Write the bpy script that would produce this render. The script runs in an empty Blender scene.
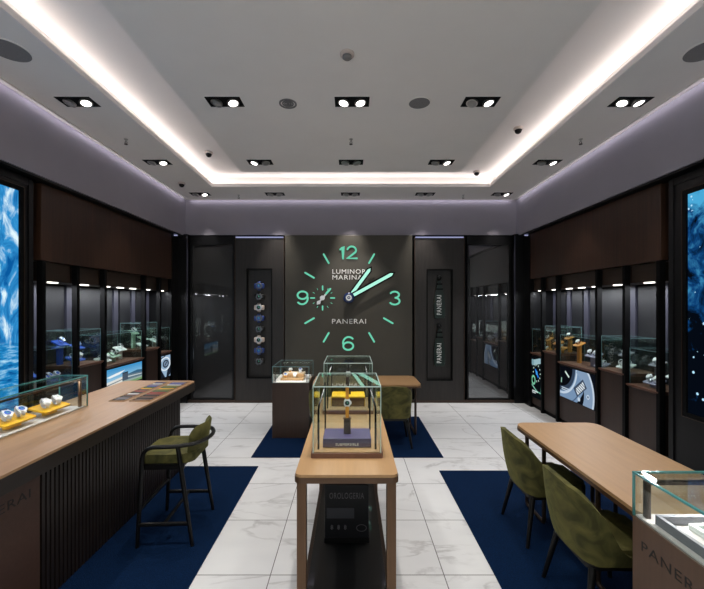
import bpy, bmesh, math, random
from mathutils import Vector, Matrix, Euler
random.seed(7)
PI = math.pi
sc = bpy.context.scene
C = sc.collection

# ------------------------------------------------------------------ colours / materials
def lin(c):
    return c / 12.92 if c <= .04045 else ((c + .055) / 1.055) ** 2.4
def rgb(r, g, b):
    return (lin(r / 255), lin(g / 255), lin(b / 255), 1)

def new_mat(name):
    m = bpy.data.materials.new(name); m.use_nodes = True
    nt = m.node_tree
    for n in list(nt.nodes): nt.nodes.remove(n)
    out = nt.nodes.new('ShaderNodeOutputMaterial')
    return m, nt, out

def N(nt, typ, ins=None, **props):
    n = nt.nodes.new(typ)
    for k, v in props.items(): setattr(n, k, v)
    if ins:
        for k, v in ins.items():
            if hasattr(v, 'is_output'): nt.links.new(v, n.inputs[k])
            else: n.inputs[k].default_value = v
    return n

def mth(nt, op, a, b=0.0, c=None):
    d = {0: a, 1: b}
    if c is not None: d[2] = c
    return N(nt, 'ShaderNodeMath', d, operation=op).outputs[0]

def mixc(nt, fac, a, b, blend='MIX'):
    n = N(nt, 'ShaderNodeMix', None, data_type='RGBA', blend_type=blend)
    for i, v in ((0, fac), (6, a), (7, b)):
        if hasattr(v, 'is_output'): nt.links.new(v, n.inputs[i])
        else: n.inputs[i].default_value = v
    return n.outputs[2]

def coords(nt, scale=(1, 1, 1)):
    t = N(nt, 'ShaderNodeTexCoord')
    mp = N(nt, 'ShaderNodeMapping', {'Vector': t.outputs['Object'], 'Scale': scale})
    return mp.outputs[0]

def surf(name, col, rough=.5, metal=0., var=.12, scale=(8, 8, 8), bump=0., spec=.5, sheen=0., detail=4., coat=0.):
    m, nt, out = new_mat(name)
    v = coords(nt, scale)
    nz = N(nt, 'ShaderNodeTexNoise', {'Vector': v, 'Scale': 1., 'Detail': detail, 'Roughness': .6})
    f = N(nt, 'ShaderNodeMapRange', {0: nz.outputs[0], 1: .3, 2: .7, 3: 0., 4: 1.}).outputs[0]
    a = tuple(max(0, c * (1 - var)) for c in col[:3]) + (1,)
    b = tuple(min(1, c * (1 + var)) for c in col[:3]) + (1,)
    cc = mixc(nt, f, a, b)
    p = N(nt, 'ShaderNodeBsdfPrincipled', {'Base Color': cc, 'Roughness': rough, 'Metallic': metal, 'Specular IOR Level': spec,
                                           'Sheen Weight': sheen, 'Coat Weight': coat})
    if sheen: p.inputs['Sheen Roughness'].default_value = .35
    if bump:
        bm = N(nt, 'ShaderNodeBump', {'Height': nz.outputs[0], 'Strength': bump, 'Distance': .004})
        nt.links.new(bm.outputs[0], p.inputs['Normal'])
    nt.links.new(p.outputs[0], out.inputs[0])
    return m

def emit(name, col, strength=1.):
    m, nt, out = new_mat(name)
    e = N(nt, 'ShaderNodeEmission', {'Color': col, 'Strength': strength})
    nt.links.new(e.outputs[0], out.inputs[0]); return m

def glass_mat(name, tint=(.93, .965, .955, 1), refl=1.0, base=.05):
    m, nt, out = new_mat(name)
    lw = N(nt, 'ShaderNodeLayerWeight', {'Blend': .5})
    p5 = mth(nt, 'POWER', lw.outputs['Facing'], 4.5)
    f = mth(nt, 'MULTIPLY_ADD', p5, .8 * refl, base * refl)
    tr = N(nt, 'ShaderNodeBsdfTransparent', {'Color': tint})
    gl = N(nt, 'ShaderNodeBsdfGlossy', {'Color': (.95, 1, .98, 1), 'Roughness': .015})
    mx = N(nt, 'ShaderNodeMixShader', {0: f, 1: tr.outputs[0], 2: gl.outputs[0]})
    nt.links.new(mx.outputs[0], out.inputs[0]); return m

def floor_mat():
    m, nt, out = new_mat('marble_tiles')
    t = N(nt, 'ShaderNodeTexCoord'); s = N(nt, 'ShaderNodeSeparateXYZ', {0: t.outputs['Object']})
    u = mth(nt, 'DIVIDE', mth(nt, 'ADD', s.outputs[0], .537), 1.157)
    v = mth(nt, 'DIVIDE', mth(nt, 'SUBTRACT', s.outputs[1], 2.467 - 6.3), .63)
    fu, fv = mth(nt, 'FRACT', u), mth(nt, 'FRACT', v)
    du = mth(nt, 'MULTIPLY', mth(nt, 'MINIMUM', fu, mth(nt, 'SUBTRACT', 1., fu)), 1.157)
    dv = mth(nt, 'MULTIPLY', mth(nt, 'MINIMUM', fv, mth(nt, 'SUBTRACT', 1., fv)), .63)
    joint = mth(nt, 'LESS_THAN', mth(nt, 'MINIMUM', du, dv), .0032)
    cell = N(nt, 'ShaderNodeCombineXYZ', {0: mth(nt, 'FLOOR', u), 1: mth(nt, 'FLOOR', v)})
    wn = N(nt, 'ShaderNodeTexWhiteNoise', {'Vector': cell.outputs[0]}, noise_dimensions='3D')
    off = N(nt, 'ShaderNodeVectorMath', {0: wn.outputs['Color'], 1: (23, 17, 9)}, operation='MULTIPLY')
    pos = N(nt, 'ShaderNodeVectorMath', {0: t.outputs['Object'], 1: off.outputs[0]}, operation='ADD')
    mp = N(nt, 'ShaderNodeMapping', {'Vector': pos.outputs[0], 'Rotation': (0, 0, .75), 'Scale': (1.0, 2.3, 1)})
    n1 = N(nt, 'ShaderNodeTexNoise', {'Vector': mp.outputs[0], 'Scale': .95, 'Detail': 6., 'Roughness': .55, 'Distortion': .8})
    vein = mth(nt, 'ABSOLUTE', mth(nt, 'SUBTRACT', n1.outputs[0], .5))
    vf = N(nt, 'ShaderNodeMapRange', {0: vein, 1: 0., 2: .028, 3: 1., 4: 0.}).outputs[0]
    n2 = N(nt, 'ShaderNodeTexNoise', {'Vector': mp.outputs[0], 'Scale': 1.7, 'Detail': 3.})
    vm = mth(nt, 'MULTIPLY', mth(nt, 'MULTIPLY', vf, N(nt, 'ShaderNodeMapRange', {0: n2.outputs[0], 1: .42, 2: .62, 3: 0., 4: 1.}).outputs[0]), .4)
    cloud = N(nt, 'ShaderNodeMapRange', {0: n2.outputs[0], 1: .3, 2: .75, 3: 0., 4: .35}).outputs[0]
    c = mixc(nt, cloud, rgb(233, 233, 233), rgb(200, 200, 204))
    c = mixc(nt, vm, c, rgb(138, 134, 132))
    c = mixc(nt, joint, c, rgb(120, 118, 118))
    p = N(nt, 'ShaderNodeBsdfPrincipled', {'Base Color': c, 'Roughness': .1, 'Specular IOR Level': .5})
    nt.links.new(p.outputs[0], out.inputs[0]); return m

def velvet_mat():
    m, nt, out = new_mat('green_velvet')
    v = coords(nt, (1, 1, 1))
    n1 = N(nt, 'ShaderNodeTexNoise', {'Vector': v, 'Scale': 7., 'Detail': 3., 'Distortion': 1.2})
    n2 = N(nt, 'ShaderNodeTexNoise', {'Vector': v, 'Scale': 90., 'Detail': 2.})
    f = N(nt, 'ShaderNodeMapRange', {0: n1.outputs[0], 1: .35, 2: .7, 3: 0., 4: 1.}).outputs[0]
    c = mixc(nt, f, rgb(60, 59, 32), rgb(100, 95, 52))
    p = N(nt, 'ShaderNodeBsdfPrincipled', {'Base Color': c, 'Roughness': .8, 'Specular IOR Level': .2, 'Sheen Weight': .35,
                                           'Sheen Roughness': .35, 'Sheen Tint': rgb(190, 190, 120)})
    b = N(nt, 'ShaderNodeBump', {'Height': n2.outputs[0], 'Strength': .25, 'Distance': .002})
    nt.links.new(b.outputs[0], p.inputs['Normal']); nt.links.new(p.outputs[0], out.inputs[0]); return m

def ocean_mat():
    # a bright seascape picture: pale clouds over a blue sky above rippling water (object space: y along the wall, z up)
    m, nt, out = new_mat('seascape_picture')
    t = N(nt, 'ShaderNodeTexCoord'); s = N(nt, 'ShaderNodeSeparateXYZ', {0: t.outputs['Object']})
    z = s.outputs[2]
    m1 = N(nt, 'ShaderNodeMapping', {'Vector': t.outputs['Object'], 'Rotation': (.5, 0, 0), 'Scale': (1, 3.4, 1.5)})
    n1 = N(nt, 'ShaderNodeTexNoise', {'Vector': m1.outputs[0], 'Scale': 1.7, 'Detail': 8., 'Roughness': .6, 'Distortion': 1.2})
    r1 = N(nt, 'ShaderNodeValToRGB', {0: n1.outputs[0]})
    e = r1.color_ramp.elements
    e[0].position, e[0].color = .36, rgb(8, 84, 150)
    e[1].position, e[1].color = .64, rgb(214, 236, 244)
    k = e.new(.5); k.color = rgb(48, 140, 200)
    m2 = N(nt, 'ShaderNodeMapping', {'Vector': t.outputs['Object'], 'Scale': (1, 3, 16)})
    n2 = N(nt, 'ShaderNodeTexNoise', {'Vector': m2.outputs[0], 'Scale': 1.6, 'Detail': 7., 'Roughness': .65})
    r2 = N(nt, 'ShaderNodeValToRGB', {0: n2.outputs[0]})
    e = r2.color_ramp.elements
    e[0].position, e[0].color = .35, rgb(8, 70, 130)
    e[1].position, e[1].color = .68, rgb(170, 215, 235)
    k = e.new(.5); k.color = rgb(30, 130, 190)
    sea = N(nt, 'ShaderNodeMapRange', {0: z, 1: 1.40, 2: 1.46, 3: 1., 4: 0.}).outputs[0]
    c = mixc(nt, sea, r1.outputs[0], r2.outputs[0])
    em = N(nt, 'ShaderNodeEmission', {'Color': c, 'Strength': .95})
    nt.links.new(em.outputs[0], out.inputs[0]); return m

def deep_mat():
    # a dark underwater picture: blue light above, black reef below, bright specks
    m, nt, out = new_mat('underwater_picture')
    t = N(nt, 'ShaderNodeTexCoord'); s = N(nt, 'ShaderNodeSeparateXYZ', {0: t.outputs['Object']})
    z = s.outputs[2]
    n1 = N(nt, 'ShaderNodeTexNoise', {'Vector': t.outputs['Object'], 'Scale': 3.6, 'Detail': 7., 'Roughness': .65, 'Distortion': .8})
    g = N(nt, 'ShaderNodeMapRange', {0: z, 1: 1.2, 2: 2.9, 3: -.16, 4: .16}).outputs[0]
    f = mth(nt, 'ADD', n1.outputs[0], g)
    r = N(nt, 'ShaderNodeValToRGB', {0: f})
    e = r.color_ramp.elements
    e[0].position, e[0].color = .44, rgb(4, 9, 18)
    e[1].position, e[1].color = .74, rgb(70, 160, 205)
    k = e.new(.54); k.color = rgb(12, 60, 110)
    vo = N(nt, 'ShaderNodeTexVoronoi', {'Vector': t.outputs['Object'], 'Scale': 17.})
    n3 = N(nt, 'ShaderNodeTexNoise', {'Vector': t.outputs['Object'], 'Scale': 5.})
    sp = mth(nt, 'MULTIPLY', mth(nt, 'LESS_THAN', vo.outputs['Distance'], .22), mth(nt, 'GREATER_THAN', n3.outputs[0], .56))
    c = mixc(nt, sp, r.outputs[0], rgb(170, 215, 240))
    em = N(nt, 'ShaderNodeEmission', {'Color': c, 'Strength': .95})
    nt.links.new(em.outputs[0], out.inputs[0]); return m

def picture_mat():
    m, nt, out = new_mat('backlit_picture')
    a = N(nt, 'ShaderNodeVertexColor', layer_name='Col')
    em = N(nt, 'ShaderNodeEmission', {'Color': a.outputs[0], 'Strength': .8})
    nt.links.new(em.outputs[0], out.inputs[0]); return m

def mirror_mat(name, refl, col, rough):
    m, nt, out = new_mat(name)
    v = coords(nt, (30, 30, 30))
    nz = N(nt, 'ShaderNodeTexNoise', {'Vector': v, 'Scale': 1., 'Detail': 5.})
    c = mixc(nt, nz.outputs[0], tuple(x * .7 for x in col[:3]) + (1,), col)
    d = N(nt, 'ShaderNodeBsdfPrincipled', {'Base Color': c, 'Roughness': .45, 'Specular IOR Level': .4})
    g = N(nt, 'ShaderNodeBsdfGlossy', {'Color': (.9, .92, .95, 1), 'Roughness': rough})
    mx = N(nt, 'ShaderNodeMixShader', {0: refl, 1: d.outputs[0], 2: g.outputs[0]})
    nt.links.new(mx.outputs[0], out.inputs[0]); return m

M = {}
M['ceiling'] = surf('ceiling_paint', rgb(236, 231, 227), .85, var=.02, scale=(2, 2, 2))
M['cove'] = surf('cove_paint', rgb(240, 234, 232), .9, var=.01, scale=(2, 2, 2))
M['lavender'] = surf('lavender_grey_paint', rgb(150, 145, 155), .85, var=.03, scale=(3, 3, 3), spec=.3)
M['floor'] = floor_mat()
M['rug'] = surf('navy_rug', rgb(4, 28, 58), .95, var=.45, scale=(160, 160, 160), bump=.6, spec=.1, detail=2)
M['black'] = surf('black_lacquer', rgb(9, 9, 10), .35, var=.2, scale=(10, 10, 10), spec=.25)
M['blackmatte'] = surf('matte_black', rgb(8, 8, 9), .6, var=.25, scale=(30, 30, 30), spec=.12)
M['dark_panel'] = surf('charcoal_panel', rgb(32, 27, 24), .5, var=.45, scale=(26, 26, 2.2), bump=.05)
M['screen_wall'] = surf('anthracite_panel', rgb(24, 23, 25), .4, var=.22, scale=(40, 40, 40), spec=.25)
M['wood_dark'] = surf('dark_walnut', rgb(56, 34, 21), .5, var=.36, scale=(46, 46, 1.2), bump=.05, detail=6)
M['wood_base'] = surf('walnut_front', rgb(52, 35, 27), .5, var=.14, scale=(40, 40, 1.5), detail=6)
M['valance'] = surf('walnut_valance', rgb(46, 32, 22), .5, var=.2, scale=(4, 3, 50))
M['ledge'] = surf('russet_leather_ledge', rgb(104, 70, 54), .5, var=.1, scale=(30, 30, 30))
M['tan'] = surf('tan_oak_top', rgb(178, 140, 98), .42, var=.07, scale=(30, 2.5, 20), detail=6)
M['tan_counter'] = surf('smoked_oak_top', rgb(172, 133, 97), .42, var=.09, scale=(30, 2.5, 20), detail=6)
M['tan_x'] = surf('tan_oak_desk', rgb(176, 138, 97), .42, var=.07, scale=(2.5, 30, 20), detail=6)
M['tan_edge'] = surf('bronze_edge', rgb(88, 64, 46), .4, metal=.2, var=.1, scale=(20, 20, 20))
M['brass'] = surf('brushed_brass', rgb(96, 70, 48), .4, metal=.4, var=.12, scale=(60, 60, 3))
M['bronze'] = surf('dark_bronze', rgb(62, 48, 39), .4, metal=.5, var=.12, scale=(60, 60, 3))
M['counter_edge'] = surf('smoked_oak_edge', rgb(36, 28, 23), .4, var=.15, scale=(20, 3, 20))
M['counter_plain'] = surf('brown_leather_front', rgb(70, 48, 38), .5, var=.1, scale=(40, 40, 40), bump=.1)
M['flute'] = surf('fluted_smoked_oak', rgb(34, 26, 23), .42, var=.15, scale=(30, 30, 2))
M['pedestal'] = surf('taupe_pedestal', rgb(92, 68, 52), .45, var=.08, scale=(40, 40, 2))
M['pedestal_dark'] = surf('walnut_pedestal', rgb(66, 50, 41), .4, var=.12, scale=(40, 40, 2))
M['liner'] = surf('pale_linen', rgb(214, 206, 204), .8, var=.04, scale=(60, 60, 60))
M['velvet'] = velvet_mat()
M['leg'] = surf('black_ash', rgb(11, 10, 10), .4, var=.2, scale=(40, 40, 4), spec=.3)
M['glass'] = glass_mat('clear_glass')
M['edge'] = surf('teal_glass_edge', rgb(92, 160, 158), .12, var=.15, scale=(10, 10, 10), spec=.9)
M['edge_pale'] = surf('pale_glass_edge', rgb(196, 218, 212), .12, var=.1, scale=(10, 10, 10), spec=.9)
M['edge_dim'] = surf('dim_glass_edge', rgb(104, 134, 138), .15, var=.15, scale=(10, 10, 10), spec=.7)
M['clock_panel'] = surf('olive_dial', rgb(58, 54, 45), .55, var=.04, scale=(6, 6, 6))
M['lume'] = emit('mint_lume', rgb(118, 222, 186), .72)
M['hand_lume'] = emit('bright_mint_lume', rgb(178, 246, 224), .85)
M['white_print'] = surf('white_print', rgb(225, 225, 222), .6, var=.02)
M['dark_print'] = surf('debossed_lettering', rgb(18, 12, 10), .5, var=.1)
M['steel'] = surf('polished_steel', rgb(214, 214, 218), .32, metal=.55, var=.08, scale=(60, 60, 60))
M['strip_grey'] = surf('satin_grey_strip', rgb(60, 60, 72), .45, metal=.2, var=.06, scale=(30, 30, 3))
M['navy_back'] = surf('slate_back', rgb(9, 10, 15), .5, var=.12, scale=(40, 40, 40))
M['led'] = emit('led_strip', rgb(176, 182, 225), .55)
M['led_white'] = emit('led_bar', rgb(255, 250, 240), 3.)
M['lamp_on'] = emit('lamp_lens', rgb(255, 252, 246), 6.)
M['lamp_low'] = surf('lamp_lens_turned_away', rgb(150, 148, 145), .3, var=.2)
M['grey_plastic'] = surf('grey_plastic', rgb(120, 118, 118), .6, var=.06)
M['grille'] = surf('grey_speaker_grille', rgb(126, 123, 124), .7, var=.25, scale=(300, 300, 300), detail=1)
M['gunmetal'] = surf('gunmetal', rgb(104, 106, 112), .35, metal=.6, var=.1)
M['cream'] = surf('cream_leather', rgb(214, 196, 182), .5, var=.05)
M['hub_navy'] = surf('navy_hub', rgb(20, 40, 84), .25, var=.1)
M['white_plastic'] = surf('ivory_plastic', rgb(200, 186, 180), .5, var=.05)
M['chrome'] = surf('brushed_nickel', rgb(190, 186, 182), .3, metal=1., var=.05)
M['smoked'] = mirror_mat('smoked_mirror_glass', .22, rgb(16, 15, 17), .012)
M['smoked_dim'] = mirror_mat('black_glass_door', .06, rgb(14, 13, 13), .03)
M['shelf_black'] = mirror_mat('black_glass_shelf', .07, rgb(5, 5, 5), .03)
M['ocean'] = ocean_mat(); M['deep'] = deep_mat(); M['picture'] = picture_mat()
M['purple'] = surf('violet_leather', rgb(54, 40, 84), .5, var=.08, scale=(80, 80, 80))
M['yellow'] = surf('yellow_leather', rgb(246, 186, 24), .45, var=.05, scale=(60, 60, 60))
M['blue'] = surf('royal_blue_leather', rgb(34, 84, 190), .45, var=.08, scale=(60, 60, 60))
M['white_l'] = surf('white_leather', rgb(232, 236, 232), .45, var=.04, scale=(60, 60, 60))
M['mint_l'] = surf('pale_green_leather', rgb(190, 220, 196), .45, var=.06, scale=(60, 60, 60))
M['lilac'] = surf('grey_lilac_leather', rgb(150, 146, 172), .45, var=.06, scale=(60, 60, 60))
M['orange'] = surf('orange_oak', rgb(206, 140, 64), .45, var=.1, scale=(40, 40, 4))
M['grey_l'] = surf('grey_leather', rgb(120, 120, 128), .5, var=.06, scale=(60, 60, 60))
M['dial_black'] = surf('black_dial', rgb(18, 20, 24), .3, var=.1)
M['dial_white'] = surf('white_dial', rgb(235, 235, 230), .35, var=.03)
M['dial_blue'] = surf('blue_dial', rgb(36, 82, 170), .3, var=.1)
M['dial_green'] = surf('green_dial', rgb(40, 92, 70), .3, var=.1)
M['strap_black'] = surf('black_strap', rgb(26, 24, 24), .55, var=.2, scale=(200, 200, 200))
M['strap_brown'] = surf('brown_strap', rgb(100, 62, 38), .55, var=.15, scale=(200, 200, 200))
M['strap_tan'] = surf('honey_strap', rgb(204, 138, 44), .5, var=.1, scale=(200, 200, 200))
M['strap_blue'] = surf('blue_strap', rgb(36, 62, 128), .55, var=.12, scale=(200, 200, 200))
M['strap_green'] = surf('dark_green_strap', rgb(14, 34, 28), .35, var=.15, scale=(60, 60, 60))
M['box_black'] = surf('black_box_leatherette', rgb(9, 9, 14), .4, var=.2, scale=(80, 80, 80), spec=.25)
M['box_grey'] = surf('graphite_print', rgb(36, 37, 44), .5, var=.12)
M['gold_print'] = surf('faded_gold_print', rgb(74, 72, 76), .45, var=.1)

# ------------------------------------------------------------------ mesh builder
class MB:
    def __init__(s): s.bm = bmesh.new()
    def _add(s, vs, fs, Mx=None):
        vv = [s.bm.verts.new((Mx @ Vector(v)) if Mx else v) for v in vs]
        for f in fs:
            try: s.bm.faces.new([vv[i] for i in f])
            except ValueError: pass
        return vv
    def box(s, x0, x1, y0, y1, z0, z1, bev=0, seg=2, Mx=None):
        if x0 > x1: x0, x1 = x1, x0
        if y0 > y1: y0, y1 = y1, y0
        if z0 > z1: z0, z1 = z1, z0
        b = bmesh.new()
        vs = [b.verts.new(p) for p in ((x0,y0,z0),(x1,y0,z0),(x1,y1,z0),(x0,y1,z0),(x0,y0,z1),(x1,y0,z1),(x1,y1,z1),(x0,y1,z1))]
        for f in ((3,2,1,0),(4,5,6,7),(0,1,5,4),(1,2,6,5),(2,3,7,6),(3,0,4,7)): b.faces.new([vs[i] for i in f])
        if bev > 0:
            bmesh.ops.bevel(b, geom=list(b.edges), offset=bev, segments=seg, profile=.5, affect='EDGES')
        s._merge(b, Mx); return s
    def _merge(s, b, Mx):
        b.verts.index_update()
        vs = [v.co.copy() for v in b.verts]; fs = [[v.index for v in f.verts] for f in b.faces]
        b.free(); s._add(vs, fs, Mx)
    def tube(s, pts, r, seg=10, ry=None, Mx=None, closed=False, up=None):
        """sweep an ellipse (r across, ry along the section's second axis); r may be a list"""
        pts = [Vector(p) for p in pts]; n = len(pts)
        rs = r if isinstance(r, (list, tuple)) else [r] * n
        rys = (ry if isinstance(ry, (list, tuple)) else [ry] * n) if ry is not None else rs
        tang = []
        for i in range(n):
            a = pts[i - 1] if (i > 0 or closed) else pts[i]
            c = pts[(i + 1) % n] if (i < n - 1 or closed) else pts[i]
            tang.append((c - a).normalized())
        u = Vector(up) if up else (Vector((0, 0, 1)) if abs(tang[0].z) < .9 else Vector((1, 0, 0)))
        vs = []
        for i in range(n):
            t = tang[i]; a = (u - t * u.dot(t)).normalized(); b = t.cross(a)
            if not up: u = a
            for k in range(seg):
                th = 2 * PI * k / seg
                vs.append(pts[i] + b * (rs[i] * math.cos(th)) + a * (rys[i] * math.sin(th)))
        fs = []
        for i in range(n if closed else n - 1):
            j = (i + 1) % n
            for k in range(seg):
                l = (k + 1) % seg
                fs.append((i * seg + k, i * seg + l, j * seg + l, j * seg + k))
        if not closed:
            fs.append(list(range(seg - 1, -1, -1))); fs.append([(n - 1) * seg + k for k in range(seg)])
        s._add(vs, fs, Mx); return s
    def cyl(s, p0, p1, r0, r1=None, seg=20, Mx=None):
        return s.tube([p0, p1], [r0, r0 if r1 is None else r1], seg, Mx=Mx)
    def prism(s, poly, z0, z1, Mx=None, bev=0):
        b = bmesh.new()
        lo = [b.verts.new((x, y, z0)) for x, y in poly]; hi = [b.verts.new((x, y, z1)) for x, y in poly]
        n = len(poly)
        b.faces.new(lo[::-1]); top = b.faces.new(hi)
        for i in range(n): b.faces.new((lo[i], lo[(i + 1) % n], hi[(i + 1) % n], hi[i]))
        if bev:
            bmesh.ops.bevel(b, geom=[e for e in top.edges], offset=bev, segments=2, profile=.5, affect='EDGES')
        s._merge(b, Mx); return s
    def ring(s, r0, r1, z0, z1, seg=28, Mx=None):
        vs, fs = [], []
        for k in range(seg):
            c, d = math.cos(2 * PI * k / seg), math.sin(2 * PI * k / seg)
            vs += [(r0 * c, r0 * d, z0), (r1 * c, r1 * d, z0), (r1 * c, r1 * d, z1), (r0 * c, r0 * d, z1)]
        for k in range(seg):
            l = (k + 1) % seg
            for q in range(4):
                fs.append((k * 4 + q, l * 4 + q, l * 4 + (q + 1) % 4, k * 4 + (q + 1) % 4))
        s._add(vs, fs, Mx); return s
    def lathe(s, prof, seg=24, Mx=None):
        vs, fs = [], []
        for r, z in prof:
            for k in range(seg): vs.append((r * math.cos(2 * PI * k / seg), r * math.sin(2 * PI * k / seg), z))
        for i in range(len(prof) - 1):
            for k in range(seg):
                l = (k + 1) % seg
                fs.append((i * seg + k, i * seg + l, (i + 1) * seg + l, (i + 1) * seg + k))
        fs.append(list(range(seg - 1, -1, -1))); fs.append([(len(prof) - 1) * seg + k for k in range(seg)])
        s._add(vs, fs, Mx); return s
    def mesh(s, name, mat, angle=40):
        bmesh.ops.recalc_face_normals(s.bm, faces=list(s.bm.faces))
        me = bpy.data.meshes.new(name); s.bm.to_mesh(me); s.bm.free()
        me.materials.append(mat)
        for p in me.polygons: p.use_smooth = True
        me.set_sharp_from_angle(angle=math.radians(angle))
        for p in me.polygons:
            if p.area > .006: p.use_smooth = False
        return me
    def build(s, name, mat, parent=None, angle=40):
        return link(name, s.mesh(name, mat, angle), parent)

def link(name, me, parent=None):
    o = bpy.data.objects.new(name, me); C.objects.link(o)
    if parent: o.parent = parent
    return o

CACHE = {}
def cached(key, fn, name, mat, parent):
    k = (key, mat.name)
    if k not in CACHE: CACHE[k] = fn().mesh(name, mat)
    return link(name, CACHE[k], parent)

def tag(o, label, cat, group=None):
    o['label'] = label; o['category'] = cat
    if group: o['group'] = group
    return o
def struct(o): o['kind'] = 'structure'; return o
def thing(name, label, cat, loc=(0, 0, 0), rz=0., group=None):
    o = bpy.data.objects.new(name, None); C.objects.link(o)
    o.empty_display_size = .05
    o.location = loc; o.rotation_euler = (0, 0, rz)
    return tag(o, label, cat, group)
def dup(root, label, group=None, loc=None, rz=None):
    r = root.copy(); C.objects.link(r); r['label'] = label
    if group: r['group'] = group
    if loc is not None: r.location = loc
    if rz is not None: r.rotation_euler = (0, 0, rz)
    for ch in list(root.children):
        c = ch.copy(); C.objects.link(c); c.parent = r
        for g in list(ch.children):
            d = g.copy(); C.objects.link(d); d.parent = c
    return r

def rrect(x0, x1, y0, y1, r, n=6):
    out = []
    for cx, cy, a0 in ((x1 - r, y1 - r, 0), (x0 + r, y1 - r, PI / 2), (x0 + r, y0 + r, PI), (x1 - r, y0 + r, 1.5 * PI)):
        for i in range(n + 1):
            a = a0 + PI / 2 * i / n
            out.append((cx + r * math.cos(a), cy + r * math.sin(a)))
    return out

def frame3(origin, right, up):
    r, u = Vector(right).normalized(), Vector(up).normalized(); n = r.cross(u)
    m = Matrix.Identity(4)
    for i in range(3): m[i][0], m[i][1], m[i][2], m[i][3] = r[i], u[i], n[i], origin[i]
    return m

def lettering(body, Mx, width, height, depth, mat, parent, name='lettering', align='C'):
    """flat raised letters: the text's box is width x height, placed in the frame Mx (x right, y up, z out)"""
    cu = bpy.data.curves.new(name, 'FONT'); cu.body = body; cu.extrude = .02; cu.resolution_u = 3
    cu.space_character = 1.12
    tmp = bpy.data.objects.new('tmp_text', cu); C.objects.link(tmp)
    dg = bpy.context.evaluated_depsgraph_get(); dg.update()
    me = bpy.data.meshes.new_from_object(tmp.evaluated_get(dg))
    bpy.data.objects.remove(tmp); bpy.data.curves.remove(cu)
    xs = [v.co.x for v in me.vertices]; ys = [v.co.y for v in me.vertices]
    x0, x1, y0, y1 = min(xs), max(xs), min(ys), max(ys)
    for v in me.vertices:
        x = (v.co.x - x0) / (x1 - x0) * width
        x -= width / 2 if align == 'C' else 0
        v.co = Mx @ Vector((x, ((v.co.y - y0) / (y1 - y0) - .5) * height, depth if v.co.z > 0 else 0))
    me.materials.clear(); me.materials.append(mat)
    me.name = name
    return link(name, me, parent)

def stroke_poly(mb, pts, w, z0, z1, Mx, cap=True):
    """a flat stroke of constant width along 2-D points, with rounded ends"""
    pts = [Vector((p[0], p[1])) for p in pts]; n = len(pts); L, R = [], []
    for i in range(n):
        a, b = pts[max(0, i - 1)], pts[min(n - 1, i + 1)]
        t = (b - a).normalized(); nn = Vector((-t.y, t.x))
        k = 1.
        if 0 < i < n - 1:
            t1 = (pts[i] - pts[i - 1]).normalized(); k = 1 / max(.5, nn.dot(Vector((-t1.y, t1.x))))
        L.append(pts[i] + nn * w / 2 * k); R.append(pts[i] - nn * w / 2 * k)
    for i in range(n - 1):
        mb.prism([tuple(R[i]), tuple(R[i + 1]), tuple(L[i + 1]), tuple(L[i])], z0, z1, Mx)
    if cap:
        for p in (pts[0], pts[-1]):
            mb.prism([(p.x + w / 2 * math.cos(2 * PI * k / 14), p.y + w / 2 * math.sin(2 * PI * k / 14)) for k in range(14)], z0, z1 - .0002, Mx)

# ------------------------------------------------------------------ camera
F = 370.0
cam = bpy.data.cameras.new('camera'); co = bpy.data.objects.new('camera', cam); C.objects.link(co)
co.location = (0, 0, 1.8); co.rotation_euler = (PI / 2, 0, 0)
cam.sensor_fit = 'HORIZONTAL'; cam.sensor_width = 36.; cam.lens = F / 704 * 36
cam.shift_x = 1 / 704; cam.shift_y = 10.5 / 704; cam.clip_start = .02
sc.camera = co

# ------------------------------------------------------------------ room shell
YB, YF, HC, WX, OX = 6.87, -1.3, 3.75, 3.07, 3.68
fl = struct(MB().box(-OX, OX, YF, YB + .1, -.08, 0).build('floor', M['floor']))
# soffit ring with lip + cove walls, one shell
mb = MB()
LX, LY0, LY1 = 2.3, -.75, 6.11          # opening of the tray
G = .12                                  # depth of the light trough behind the lip
for sx in (-1, 1):
    mb.box(sx * LX, sx * (LX + G), LY0 - G, LY1 + G, HC, HC + .035)
    mb.box(sx * (LX + G), sx * OX, YF, YB + .1, HC, HC + .25)
mb.box(-LX, LX, LY1, LY1 + G, HC, HC + .035); mb.box(-LX, LX, LY0 - G, LY0, HC, HC + .035)
mb.box(-LX - G, LX + G, LY1 + G, YB + .1, HC, HC + .25); mb.box(-LX - G, LX + G, YF, LY0 - G, HC, HC + .25)
struct(mb.build('ceiling', M['ceiling']))
struct(MB().box(-LX - G - .05, LX + G + .05, LY0 - G - .05, LY1 + G + .05, HC + .2, HC + .3).build('ceiling_cove', M['cove']))
struct(MB().box(-1.61, 1.61, LY0 + .69, 5.42, HC, HC + .2).build('ceiling_panel', M['ceiling']))
lip = MB()
for sx in (-1, 1): lip.box(sx * (LX - .014), sx * LX, LY0, LY1, HC - .004, HC + .05)
lip.box(-LX, LX, LY1 - .014, LY1, HC - .004, HC + .05)
lip.box(-LX, LX, LY0, LY0 + .014, HC - .004, HC + .05)
struct(lip.build('trim_1', M['cove']))
# walls
for sx, nm in ((-1, 'wall_left'), (1, 'wall_right')):
    w = MB()
    w.box(sx * WX, sx * OX, YF, YB, 3.08, HC)
    w.box(sx * 3.64, sx * OX, YF, YB, 0, 3.08)
    struct(w.build(nm, M['lavender']))
    struct(MB().box(sx * (WX + .02), sx * 3.64, YF, YB, 3.06, 3.08).build('trim_2', M['black']))
w = MB(); w.box(-OX, OX, YB, YB + .1, 3.1, HC); struct(w.build('wall_back', M['lavender']))
struct(MB().box(-OX, OX, YB + .02, YB + .1, 0, 3.1).build('wall_back', M['blackmatte']))
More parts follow.
